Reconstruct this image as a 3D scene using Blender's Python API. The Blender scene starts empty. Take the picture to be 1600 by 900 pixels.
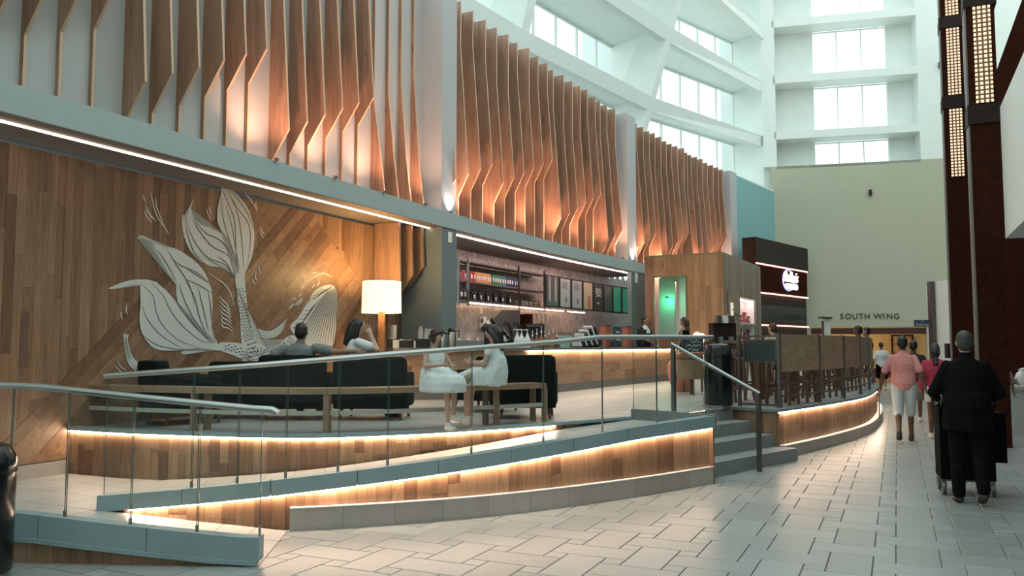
import bpy, bmesh, math, random
from mathutils import Vector, Matrix, Euler
R = random.Random(11)
SC = bpy.context.scene
COL = SC.collection

# ------------------------------------------------------------------ camera, sky, exposure
F, HZ, H = 1280.0, 540.0, 1.6            # focal length in pixels, horizon row, lens height
TH = math.atan((HZ - 450.0) / F)
CT, ST = math.cos(TH), math.sin(TH)
cd = bpy.data.cameras.new('camera'); cam = bpy.data.objects.new('camera', cd); COL.objects.link(cam)
cd.sensor_width = 36.0; cd.lens = F / 1600.0 * 36.0; cd.clip_end = 300; cd.clip_start = 0.05
cam.location = (0, 0, H); cam.rotation_euler = (math.pi / 2 + TH, 0, 0)
SC.camera = cam
w = bpy.data.worlds.new('sky'); SC.world = w; w.use_nodes = True
w.node_tree.nodes['Background'].inputs[0].default_value = (0.85, 1.0, 0.985, 1)
w.node_tree.nodes['Background'].inputs[1].default_value = 1.35
SC.view_settings.view_transform = 'Standard'; SC.view_settings.look = 'None'
SC.view_settings.exposure = 0.5; SC.view_settings.gamma = 1.0
SC.view_settings.use_curve_mapping = False
SC.cycles.use_denoising = True
SC.cycles.max_bounces = 8; SC.cycles.diffuse_bounces = 4; SC.cycles.transparent_max_bounces = 24
SC.cycles.sample_clamp_indirect = 6.0

# ------------------------------------------------------------------ pixel -> place helpers
def ray(u, v):
    a = (u - 800.0) / F; b = (450.0 - v) / F
    return Vector((a, CT - ST * b, ST + CT * b))
def G(u, v, z=0.0):                       # on the horizontal plane at height z
    d = ray(u, v); k = (z - H) / d.z
    return Vector((d.x * k, d.y * k, z))
def D(u, v, y):                           # at distance y
    d = ray(u, v); k = y / d.y
    return Vector((d.x * k, y, H + d.z * k))
def OP(u, v, P, e):                       # on the upright plane through P along e
    d = ray(u, v); n = Vector((e[1], -e[0], 0))
    k = (P[0] * n.x + P[1] * n.y) / (d.x * n.x + d.y * n.y)
    return Vector((d.x * k, d.y * k, H + d.z * k))
def proj(p):
    x, y, z = p[0], p[1], p[2] - H
    dep = y * CT + z * ST; up = -y * ST + z * CT
    return 800 + F * x / dep, 450 - F * up / dep

# ------------------------------------------------------------------ materials
def nmat(name):
    m = bpy.data.materials.new(name); m.use_nodes = True
    nt = m.node_tree; b = nt.nodes['Principled BSDF']
    return m, nt, b
def mat(name, col, rough=0.5, metal=0.0, emit=None, es=0.0, var=0.0, vs=6.0, bump=0.0, spec=0.5):
    m, nt, b = nmat(name)
    b.inputs['Base Color'].default_value = (*col, 1); b.inputs['Roughness'].default_value = rough
    b.inputs['Metallic'].default_value = metal; b.inputs['Specular IOR Level'].default_value = spec
    if emit:
        b.inputs['Emission Color'].default_value = (*emit, 1); b.inputs['Emission Strength'].default_value = es
    if var or bump:
        g = nt.nodes.new('ShaderNodeNewGeometry'); n = nt.nodes.new('ShaderNodeTexNoise')
        n.inputs['Scale'].default_value = vs; n.inputs['Detail'].default_value = 5
        nt.links.new(g.outputs['Position'], n.inputs['Vector'])
        if var:
            mr = nt.nodes.new('ShaderNodeMapRange'); mr.inputs['From Min'].default_value = .3; mr.inputs['From Max'].default_value = .7
            mr.inputs['To Min'].default_value = 1 - var; mr.inputs['To Max'].default_value = 1 + var
            mx = nt.nodes.new('ShaderNodeVectorMath'); mx.operation = 'SCALE'; mx.inputs[0].default_value = col
            nt.links.new(n.outputs['Fac'], mr.inputs['Value']); nt.links.new(mr.outputs[0], mx.inputs['Scale'])
            nt.links.new(mx.outputs[0], b.inputs['Base Color'])
        if bump:
            bp = nt.nodes.new('ShaderNodeBump'); bp.inputs['Strength'].default_value = bump; bp.inputs['Distance'].default_value = .01
            nt.links.new(n.outputs['Fac'], bp.inputs['Height']); nt.links.new(bp.outputs[0], b.inputs['Normal'])
    return m
def wood(name, cols, rot=(0, 0, 0), rough=0.45, island=False, scale=(22, 22, 1.6)):
    """boards: every board takes its own tint, the grain runs along its length"""
    m, nt, b = nmat(name); N = nt.nodes.new; L = nt.links.new
    g = N('ShaderNodeNewGeometry'); oi = N('ShaderNodeObjectInfo')
    rnd = g.outputs['Random Per Island'] if island else oi.outputs['Random']
    mp = N('ShaderNodeMapping'); mp.inputs['Rotation'].default_value = rot; 
    L(g.outputs['Position'], mp.inputs['Vector'])
    mp2 = N('ShaderNodeMapping'); mp2.inputs['Scale'].default_value = scale; L(mp.outputs[0], mp2.inputs['Vector'])
    ofs = N('ShaderNodeVectorMath'); ofs.operation = 'SCALE'; ofs.inputs[0].default_value = (37, 19, 53); L(rnd, ofs.inputs['Scale'])
    ad = N('ShaderNodeVectorMath'); L(mp2.outputs[0], ad.inputs[0]); L(ofs.outputs[0], ad.inputs[1])
    n = N('ShaderNodeTexNoise'); n.inputs['Scale'].default_value = 1.0; n.inputs['Detail'].default_value = 6; n.inputs['Distortion'].default_value = 1.2
    L(ad.outputs[0], n.inputs['Vector'])
    cr = N('ShaderNodeValToRGB'); cr.color_ramp.elements.remove(cr.color_ramp.elements[1])
    for i, c in enumerate(cols):
        e = cr.color_ramp.elements[0] if i == 0 else cr.color_ramp.elements.new(i / (len(cols) - 1))
        e.color = (*c, 1)
    L(rnd, cr.inputs['Fac'])
    mr = N('ShaderNodeMapRange'); mr.inputs['From Min'].default_value = .3; mr.inputs['From Max'].default_value = .72
    mr.inputs['To Min'].default_value = .72; mr.inputs['To Max'].default_value = 1.22; L(n.outputs['Fac'], mr.inputs['Value'])
    # dark knots, sparse
    v = N('ShaderNodeTexVoronoi'); v.inputs['Scale'].default_value = 1.0
    mk = N('ShaderNodeMapping'); mk.inputs['Scale'].default_value = (3.0, 3.0, 1.1); L(mp.outputs[0], mk.inputs['Vector'])
    ak = N('ShaderNodeVectorMath'); L(mk.outputs[0], ak.inputs[0]); L(ofs.outputs[0], ak.inputs[1]); L(ak.outputs[0], v.inputs['Vector'])
    kr = N('ShaderNodeMapRange'); kr.inputs['From Min'].default_value = .03; kr.inputs['From Max'].default_value = .12
    kr.inputs['To Min'].default_value = .45; kr.inputs['To Max'].default_value = 1; L(v.outputs['Distance'], kr.inputs['Value'])
    mu = N('ShaderNodeMath'); mu.operation = 'MULTIPLY'; L(mr.outputs[0], mu.inputs[0]); L(kr.outputs[0], mu.inputs[1])
    sc = N('ShaderNodeVectorMath'); sc.operation = 'SCALE'; L(cr.outputs['Color'], sc.inputs[0]); L(mu.outputs[0], sc.inputs['Scale'])
    L(sc.outputs[0], b.inputs['Base Color']); b.inputs['Roughness'].default_value = rough
    bp = N('ShaderNodeBump'); bp.inputs['Strength'].default_value = .15; bp.inputs['Distance'].default_value = .004
    L(n.outputs['Fac'], bp.inputs['Height']); L(bp.outputs[0], b.inputs['Normal'])
    return m
def stone(name, c0, c1, rough=.4, island=False, spec=.5, streak=(2.0, 9.0, 2.0), rz=0.0):
    m, nt, b = nmat(name); N = nt.nodes.new; L = nt.links.new
    g = N('ShaderNodeNewGeometry'); oi = N('ShaderNodeObjectInfo')
    rnd = g.outputs['Random Per Island'] if island else oi.outputs['Random']
    mp = N('ShaderNodeMapping'); mp.inputs['Scale'].default_value = streak; mp.inputs['Rotation'].default_value = (0, 0, rz); L(g.outputs['Position'], mp.inputs['Vector'])
    n = N('ShaderNodeTexNoise'); n.inputs['Scale'].default_value = 1.6; n.inputs['Detail'].default_value = 7; L(mp.outputs[0], n.inputs['Vector'])
    a = N('ShaderNodeMath'); a.operation = 'MULTIPLY_ADD'; a.inputs[1].default_value = .55; L(n.outputs['Fac'], a.inputs[0])
    s = N('ShaderNodeMath'); s.operation = 'MULTIPLY'; s.inputs[1].default_value = .45; L(rnd, s.inputs[0]); L(s.outputs[0], a.inputs[2])
    cr = N('ShaderNodeValToRGB'); cr.color_ramp.elements[0].color = (*c0, 1); cr.color_ramp.elements[1].color = (*c1, 1)
    cr.color_ramp.elements[0].position = .2; cr.color_ramp.elements[1].position = .8
    L(a.outputs[0], cr.inputs['Fac']); L(cr.outputs['Color'], b.inputs['Base Color'])
    b.inputs['Roughness'].default_value = rough; b.inputs['Specular IOR Level'].default_value = spec
    return m
def glassmat(name, tint=(.93, .97, .96), edge=0.08):
    m = bpy.data.materials.new(name); m.use_nodes = True; nt = m.node_tree; N = nt.nodes.new; L = nt.links.new
    nt.nodes.remove(nt.nodes['Principled BSDF']); out = nt.nodes['Material Output']
    t = N('ShaderNodeBsdfTransparent'); t.inputs[0].default_value = (*tint, 1)
    gl = N('ShaderNodeBsdfGlossy'); gl.inputs['Roughness'].default_value = .02
    lw = N('ShaderNodeLayerWeight'); lw.inputs['Blend'].default_value = .5
    pw = N('ShaderNodeMath'); pw.operation = 'POWER'; pw.inputs[1].default_value = 4.5; L(lw.outputs['Facing'], pw.inputs[0])
    fr = N('ShaderNodeMath'); fr.operation = 'MULTIPLY_ADD'; fr.inputs[1].default_value = .6; fr.inputs[2].default_value = edge * .35; L(pw.outputs[0], fr.inputs[0])
    mx = N('ShaderNodeMixShader'); L(fr.outputs[0], mx.inputs[0]); L(t.outputs[0], mx.inputs[1]); L(gl.outputs[0], mx.inputs[2])
    L(mx.outputs[0], out.inputs['Surface'])
    return m
def led(name, col, st):
    m = bpy.data.materials.new(name); m.use_nodes = True; nt = m.node_tree
    nt.nodes.remove(nt.nodes['Principled BSDF']); e = nt.nodes.new('ShaderNodeEmission')
    e.inputs[0].default_value = (*col, 1); e.inputs[1].default_value = st
    nt.links.new(e.outputs[0], nt.nodes['Material Output'].inputs['Surface'])
    return m
OAK = [(.145, .072, .040), (.21, .110, .060), (.25, .136, .075), (.295, .168, .096), (.335, .20, .118), (.215, .112, .060)]
WALLDIR = Vector((.4245, .9055, 0))
M = {}
M['oak_v'] = wood('oak_boards_upright', OAK)
M['oak_d'] = wood('oak_boards_slanted', OAK, scale=(6, 6, 6))
M['oak_h'] = wood('oak_boards_level', [(.28, .145, .082), (.36, .20, .12), (.43, .25, .155), (.40, .225, .13)], scale=(2, 2, 24))
M['oak_grey'] = wood('greyed_boards', [(.20, .15, .10), (.26, .20, .13), (.30, .23, .16)])
M['oak_panel'] = wood('railing_panel_wood', [(.27, .185, .125), (.31, .215, .145), (.35, .25, .17)], scale=(3, 3, 14))
M['fin'] = wood('fin_wood', [(.30, .165, .10), (.37, .21, .135), (.33, .185, .12), (.42, .25, .165)], scale=(9, 9, 1.0))
M['finedge'] = mat('fin_edge', (.62, .42, .28), .5)
M['red_wood'] = wood('reddish_boards', [(.20, .085, .045), (.28, .125, .065), (.34, .165, .09)])
M['kiosk_wood'] = wood('honey_boards', [(.36, .17, .075), (.46, .24, .11), (.42, .21, .095), (.52, .29, .14)])
M['bench_wood'] = mat('bench_wood', (.25, .165, .105), .45, var=.15, vs=14)
M['dark_wood'] = mat('dark_table_wood', (.15, .085, .055), .5, var=.2, vs=20)
M['dark_veneer'] = mat('dark_veneer', (.036, .013, .008), .9, spec=.0, var=.18, vs=9)
M['black_brown'] = mat('black_brown', (.022, .013, .010), .6, spec=.2, var=.1)
M['white'] = mat('white_paint', (.79, .84, .81), .6, var=.02, vs=2)
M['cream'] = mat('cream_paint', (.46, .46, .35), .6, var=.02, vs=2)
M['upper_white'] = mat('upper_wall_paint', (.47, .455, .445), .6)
M['warm_white'] = mat('warm_white_paint', (.78, .77, .75), .6)
M['fascia'] = mat('grey_fascia_paint', (.38, .445, .445), .45)
M['col_grey'] = mat('grey_column_paint', (.17, .20, .205), .5)
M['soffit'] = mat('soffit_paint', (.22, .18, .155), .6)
M['teal'] = mat('teal_paint', (.21, .41, .42), .6)
M['curb'] = mat('blue_grey_metal', (.245, .325, .345), .4, var=.06, vs=3)
M['curb_dark'] = mat('curb_grey', (.20, .22, .22), .5, var=.08)
M['step'] = mat('step_stone', (.235, .25, .24), .6, var=.12, vs=12)
M['basestone'] = stone('base_stone', (.30, .27, .25), (.42, .38, .35), .5)
FR = -math.atan2(.4245, .9055)
M['tile'] = stone('floor_tile', (.245, .258, .25), (.335, .35, .34), .33, rz=FR)
M['tile_far'] = stone('floor_tile_far', (.245, .258, .25), (.335, .35, .34), .33, island=True, rz=FR)
M['grout'] = mat('grout', (.13, .135, .13), .8)
M['plat'] = stone('platform_floor', (.37, .345, .32), (.46, .435, .41), .38, streak=(1, 1, 1))
M['plat_far'] = stone('platform_floor_far', (.37, .345, .32), (.46, .435, .41), .38, island=True, streak=(1, 1, 1))
M['steel'] = mat('brushed_steel', (.36, .38, .37), .34, 1.0)
M['dark_steel'] = mat('dark_steel', (.17, .16, .15), .4, .8)
M['black'] = mat('black_plastic', (.008, .010, .011), .18)
M['black_matte'] = mat('black_matte', (.012, .012, .013), .6)
M['white_plastic'] = mat('white_plastic', (.78, .78, .76), .4)
M['glass'] = glassmat('clear_glass')
M['glass_edge'] = mat('glass_edge', (.05, .085, .075), .2)
M['winglass'] = glassmat('window_glass', (.97, .99, .99))
M['led_warm'] = led('led_warm', (1, .71, .50), 42)
M['led_soffit'] = led('led_soffit', (1, .84, .66), 5)
M['led_pinkish'] = led('led_pinkish', (1, .70, .62), 34)
M['led_up'] = led('led_uplight', (1, .50, .30), 40)
M['led_shelf'] = led('led_shelf', (1, .62, .42), 10)
M['led_pink'] = led('led_pink', (1, .45, .35), 2.6)
M['sofa'] = mat('charcoal_fabric', (.010, .014, .0135), .9, spec=.1, var=.15, vs=30)
M['herring'] = None
M['pil'] = mat('pilaster_paint', (.44, .45, .46), .6)
M['pod'] = mat('grey_felt', (.05, .052, .05), .9)

# ------------------------------------------------------------------ building helpers
MW = {}
class MB:
    def __init__(s): s.v = []; s.f = []; s.mi = []; s.m = 0
    def add(s, vs, fs):
        o = len(s.v); s.v += [Vector(p) for p in vs]
        for f in fs: s.f.append([o + i for i in f]); s.mi.append(s.m)
        return s
    def box(s, c, size, rz=0.0, rx=0.0, ry=0.0, taper=1.0):
        c = Vector(c); hx, hy, hz = size[0] / 2, size[1] / 2, size[2] / 2
        E = Euler((rx, ry, rz)).to_matrix(); vs = []
        for z in (-1, 1):
            t = 1.0 if z < 0 else taper
            for x, y in ((-1, -1), (1, -1), (1, 1), (-1, 1)): vs.append(c + E @ Vector((x * hx * t, y * hy * t, z * hz)))
        return s.add(vs, [(3, 2, 1, 0), (4, 5, 6, 7), (0, 1, 5, 4), (1, 2, 6, 5), (2, 3, 7, 6), (3, 0, 4, 7)])
    def bar(s, p, q, wd, ht, up=(0, 0, 1)):
        """rectangular bar from p to q, wd across, ht along up"""
        p, q = Vector(p), Vector(q); d = (q - p).normalized(); u = Vector(up); side = d.cross(u)
        if side.length < 1e-4: side = d.cross(Vector((0, 1, 0)))
        side.normalize(); u = side.cross(d).normalized()
        vs = [b + side * a * wd / 2 + u * c * ht / 2 for b in (p, q) for a, c in ((-1, -1), (1, -1), (1, 1), (-1, 1))]
        return s.add(vs, [(0, 1, 2, 3), (7, 6, 5, 4), (4, 5, 1, 0), (5, 6, 2, 1), (6, 7, 3, 2), (7, 4, 0, 3)])
    def prism(s, pts, ext):
        pts = [Vector(p) for p in pts]; e = Vector(ext); n = len(pts)
        nn = Vector((0, 0, 0))
        for i in range(n): nn += pts[i].cross(pts[(i + 1) % n])
        if nn.dot(e) > 0: pts = pts[::-1]
        vs = pts + [p + e for p in pts]
        return s.add(vs, [tuple(range(n)), tuple(range(2 * n - 1, n - 1, -1))] + [(i, i + n, (i + 1) % n + n, (i + 1) % n) for i in range(n)])
    def loft(s, rings, caps=True, closed=True):
        n = len(rings[0]); o = len(s.v)
        for r in rings: s.v += [Vector(p) for p in r]
        for i in range(len(rings) - 1):
            for j in range(n if closed else n - 1):
                a = o + i * n + j; b = o + i * n + (j + 1) % n
                s.f.append([a, b, b + n, a + n]); s.mi.append(s.m)
        if caps and closed:
            s.f.append([o + j for j in range(n)][::-1]); s.mi.append(s.m)
            k = o + (len(rings) - 1) * n; s.f.append([k + j for j in range(n)]); s.mi.append(s.m)
        return s
    def tube(s, pts, r, n=8, flat=1.0, up=(0, 0, 1)):
        pts = [Vector(p) for p in pts]; rs = r if isinstance(r, (list, tuple)) else [r] * len(pts); rings = []
        for i, p in enumerate(pts):
            d = (pts[min(i + 1, len(pts) - 1)] - pts[max(i - 1, 0)]).normalized(); u = Vector(up)
            side = d.cross(u)
            if side.length < .05: side = d.cross(Vector((0.3, 1, 0)))
            side.normalize(); u = side.cross(d).normalized()
            rings.append([p + (side * math.cos(a) + u * math.sin(a) * flat) * rs[i] for a in [2 * math.pi * k / n for k in range(n)]])
        return s.loft(rings)
    def lathe(s, prof, c=(0, 0, 0), n=20, sx=1.0, sy=1.0):
        c = Vector(c)
        return s.loft([[c + Vector((r * sx * math.cos(2 * math.pi * k / n), r * sy * math.sin(2 * math.pi * k / n), z)) for k in range(n)] for r, z in prof])
    def ball(s, c, r, n=12, rings=7):
        c = Vector(c); r = r if isinstance(r, (tuple, list)) else (r, r, r); out = []
        for i in range(rings + 1):
            t = math.pi * (i + .02) / (rings + .04) ; zz = -math.cos(t); rr = math.sin(t)
            out.append([c + Vector((r[0] * rr * math.cos(2 * math.pi * k / n), r[1] * rr * math.sin(2 * math.pi * k / n), r[2] * zz)) for k in range(n)])
        return s.loft(out)
    def build(s, name, mats, parent=None, smooth=False, world=True, base=True, fix=False):
        mats = mats if isinstance(mats, (list, tuple)) else [mats]
        vs = s.v; loc = Vector((0, 0, 0))
        if parent is not None:
            if world:
                inv = MW[parent.name].inverted(); vs = [inv @ p for p in vs]
        elif base and vs:
            lo = [min(p[i] for p in vs) for i in range(3)]; hi = [max(p[i] for p in vs) for i in range(3)]
            loc = Vector(((lo[0] + hi[0]) / 2, (lo[1] + hi[1]) / 2, lo[2])); vs = [p - loc for p in vs]
        me = bpy.data.meshes.new(name); me.from_pydata([tuple(p) for p in vs], [], s.f)
        for m in mats: me.materials.append(m)
        if len(mats) > 1: me.polygons.foreach_set('material_index', s.mi)
        if fix:
            bm = bmesh.new(); bm.from_mesh(me); bmesh.ops.recalc_face_normals(bm, faces=bm.faces); bm.to_mesh(me); bm.free()
        if smooth:
            me.polygons.foreach_set('use_smooth', [True] * len(me.polygons))
            if smooth != 2: me.set_sharp_from_angle(angle=math.radians(smooth if smooth > 2 else 40))
        me.update()
        o = bpy.data.objects.new(name, me); COL.objects.link(o); o.location = loc
        if parent is not None: o.parent = parent; MW[o.name] = MW[parent.name]
        else: MW[o.name] = Matrix.Translation(loc)
        return o
def tag(o, label=None, cat=None, group=None, kind=None):
    if label: o['label'] = label
    if cat: o['category'] = cat
    if group: o['group'] = group
    if kind: o['kind'] = kind
    return o
def thing(name, label, cat, loc, rz=0.0, group=None, kind=None):
    o = bpy.data.objects.new(name, None); COL.objects.link(o); o.location = loc; o.rotation_euler = (0, 0, rz)
    o.empty_display_size = .1
    MW[o.name] = Matrix.Translation(Vector(loc)) @ Matrix.Rotation(rz, 4, 'Z')
    return tag(o, label, cat, group, kind)
def struct(name, label, loc=(0, 0, 0)): return thing(name, label, None, loc, kind='structure')
def dup(src, loc, rz, label=None, group=None):
    r = src.copy(); COL.objects.link(r); r.location = loc; r.rotation_euler = (0, 0, rz)
    MW[r.name] = Matrix.Translation(Vector(loc)) @ Matrix.Rotation(rz, 4, 'Z')
    if label: r['label'] = label
    if group: r['group'] = group
    for ch in list(src.children):
        c = ch.copy(); COL.objects.link(c); c.parent = r
        for g in list(ch.children):
            d = g.copy(); COL.objects.link(d); d.parent = c
    return r
ORD = ['first', 'second', 'third', 'fourth', 'fifth', 'sixth', 'seventh', 'eighth', 'ninth', 'tenth', 'eleventh', 'twelfth',
       'thirteenth', 'fourteenth', 'fifteenth', 'sixteenth']
class Path:
    def __init__(s, pts, n=24):
        pts = [Vector((p[0], p[1], 0)) for p in pts]; P = [2 * pts[0] - pts[1]] + pts + [2 * pts[-1] - pts[-2]]; q = []
        for i in range(1, len(P) - 2):
            for k in range(n):
                t = k / n; a, b, c, d = P[i - 1:i + 3]
                q.append(.5 * ((2 * b) + (c - a) * t + (2 * a - 5 * b + 4 * c - d) * t * t + (3 * b - a - 3 * c + d) * t ** 3))
        q.append(pts[-1]); s.q = q; s.l = [0.0]
        for i in range(1, len(q)): s.l.append(s.l[-1] + (q[i] - q[i - 1]).length)
        s.L = s.l[-1]
    def at(s, t, off=0.0, z=0.0):
        t2 = min(max(t, 0), s.L - 1e-6); i = 0
        import bisect
        i = max(0, min(bisect.bisect_right(s.l, t2) - 1, len(s.q) - 2))
        a, b = s.q[i], s.q[i + 1]; d = (b - a).normalized(); p = a + d * (t - s.l[i])
        return Vector((p.x + d.y * off, p.y - d.x * off, z))
    def dir(s, t):
        p, q = s.at(t - .03), s.at(t + .03); return (q - p).normalized()
    def s_at_u(s, u, off=0.0, z=1.6, lo=0.0, hi=None):
        hi = s.L if hi is None else hi
        for _ in range(50):
            m = (lo + hi) / 2
            if proj(s.at(m, off, z))[0] < u: lo = m
            else: hi = m
        return (lo + hi) / 2
    def px(s, u, v, off=0.0, z0=2.0):
        """point above this path (shifted by off) seen at pixel u,v"""
        z = z0
        for _ in range(6):
            t = s.s_at_u(u, off, z); p = s.at(t, off)
            z = D(u, v, p.y).z
        return Vector((p.x, p.y, z)), t
def sweep(mb, path, s0, s1, prof, n=None, zf=None):
    """closed profile [(off,z)] carried along a path; zf(s) is added to z"""
    n = n or max(2, int((s1 - s0) / .3)); rings = []
    for i in range(n + 1):
        t = s0 + (s1 - s0) * i / n; dz = zf(t) if zf else 0
        rings.append([path.at(t, o, z + dz) for o, z in prof])
    return mb.loft(rings)
def lerp_table(tab, x):
    if x <= tab[0][0]: return tab[0][1]
    for (a, p), (b, q) in zip(tab, tab[1:]):
        if x <= b: return p + (q - p) * (x - a) / (b - a)
    return tab[-1][1]
def boards(parent, path, s0, s1, wid, zb, zt, off, th, m, split=.5, name='plank'):
    """upright boards along a path, each one an object"""
    t = s0; k = 0
    while t < s1 - .015:
        w_ = min(wid * R.uniform(.75, 1.3), s1 - t)
        if s1 - t - w_ < .03: w_ = s1 - t
        a, b = t, t + w_ - .002; cuts = [0.0, 1.0]
        if R.random() < split: cuts.insert(1, R.uniform(.25, .75))
        for c0, c1 in zip(cuts, cuts[1:]):
            o = off + R.uniform(0, .006); vs = []
            for tt in (a, b):
                z0 = zb(tt) + (zt(tt) - zb(tt)) * c0; z1 = zb(tt) + (zt(tt) - zb(tt)) * c1 - (.002 if c1 < 1 else 0)
                vs += [path.at(tt, o, z0), path.at(tt, o, z1), path.at(tt, o - th, z1), path.at(tt, o - th, z0)]
            mb = MB().add(vs, [(0, 1, 5, 4)[::-1], (1, 2, 6, 5)[::-1], (2, 3, 7, 6)[::-1], (3, 0, 4, 7)[::-1], (0, 3, 2, 1)[::-1], (4, 5, 6, 7)[::-1]])
            mb.build(name, m, parent)
        t += w_
def clip(poly, a, b):                     # keep the side where a.x*x+a.y*y<=b
    out = []
    for i in range(len(poly)):
        p, q = poly[i], poly[(i + 1) % len(poly)]
        dp = a[0] * p[0] + a[1] * p[1] - b; dq = a[0] * q[0] + a[1] * q[1] - b
        if dp <= 0: out.append(p)
        if (dp < 0 < dq) or (dq < 0 < dp):
            t = dp / (dp - dq); out.append((p[0] + (q[0] - p[0]) * t, p[1] + (q[1] - p[1]) * t))
    return out
def text_mesh(body, size, ext=.01, shear=0.0, spacing=1.0):
    cu = bpy.data.curves.new('txt', 'FONT'); cu.body = body; cu.size = size; cu.extrude = ext; cu.shear = shear
    cu.align_x = 'CENTER'; cu.align_y = 'CENTER'; cu.space_character = spacing; cu.resolution_u = 3
    o = bpy.data.objects.new('txt', cu); COL.objects.link(o)
    dg = bpy.context.evaluated_depsgraph_get(); dg.update(); me = bpy.data.meshes.new_from_object(o.evaluated_get(dg))
    vs = [v.co.copy() for v in me.vertices]; fs = [tuple(p.vertices) for p in me.polygons]
    bpy.data.objects.remove(o); bpy.data.curves.remove(cu); bpy.data.meshes.remove(me)
    return vs, fs
def put_text(mb, body, size, P, ex, ey, ext=.004, shear=0.0, spacing=1.0):
    """text centred at P, ex along the line, ey up; faces ex x ey"""
    vs, fs = text_mesh(body, size, ext, shear, spacing); P = Vector(P); ex = Vector(ex).normalized(); ey = Vector(ey).normalized(); ez = ex.cross(ey)
    return mb.add([P + ex * v.x + ey * v.y + ez * v.z for v in vs], fs)

# ------------------------------------------------------------------ plan of the place
PZ, LZ = .68, .19                         # platform and landing heights
def arc_pts():
    p = G(0, 124, 4.07); d0 = math.radians(25.2); x, y = p.x - math.sin(d0) * 3.5, p.y - math.cos(d0) * 3.5
    pts = [(x, y)]; s = 0.0
    while s < 38.0:
        ph = math.radians(25.2 + max(0, s - 11.0) * .50); x += math.sin(ph) * .5; y += math.cos(ph) * .5; s += .5; pts.append((x, y))
    return pts
ARC = Path(arc_pts(), 1)                  # front of the long fascia
OUT = Path([(-3.55, 7.12), (-2.7, 7.1), (-1.97, 7.2), (-1.0, 7.48), (0, 7.93), (1.2, 8.72), (2.36, 9.66)])
INN = Path([(-4.96, 9.2), (-4.2, 8.86), (-3.36, 8.6), (-2.63, 8.43), (-1.84, 8.42), (-.70, 8.9), (.53, 9.72), (1.53, 10.52)])
PLN = Path([(3.78, 11.75), (5.0, 13.15), (6.4, 15.0), (7.5, 17.0), (8.35, 18.8), (9.1, 20.6), (9.6, 22.6)])
R1 = Path([(-5.9, 6.75), (-4.6, 6.3), (-3.71, 6.17), (-2.8, 6.1), (-1.84, 6.08)])
WP = Vector((-5.05, 8.95, 0)); WN = Vector((.9055, -.4245, 0))      # mural wall
def rampz(x): return lerp_table([(-3.5, .205), (-2.23, .31), (0, .50), (1.3, .62), (2.36, .665)], x)
def ramp1z(x): return lerp_table([(-4.4, LZ), (-3.6, .165), (-1.9, 0.0)], x)
ex, ey = Vector((.9055, -.4245, 0)), Vector((.4245, .9055, 0))     # floor tile axes
SU = Vector((-.69, .72, 0)); SD = Vector((.722, .692, 0))          # stairs: up the flight, along a riser

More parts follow.
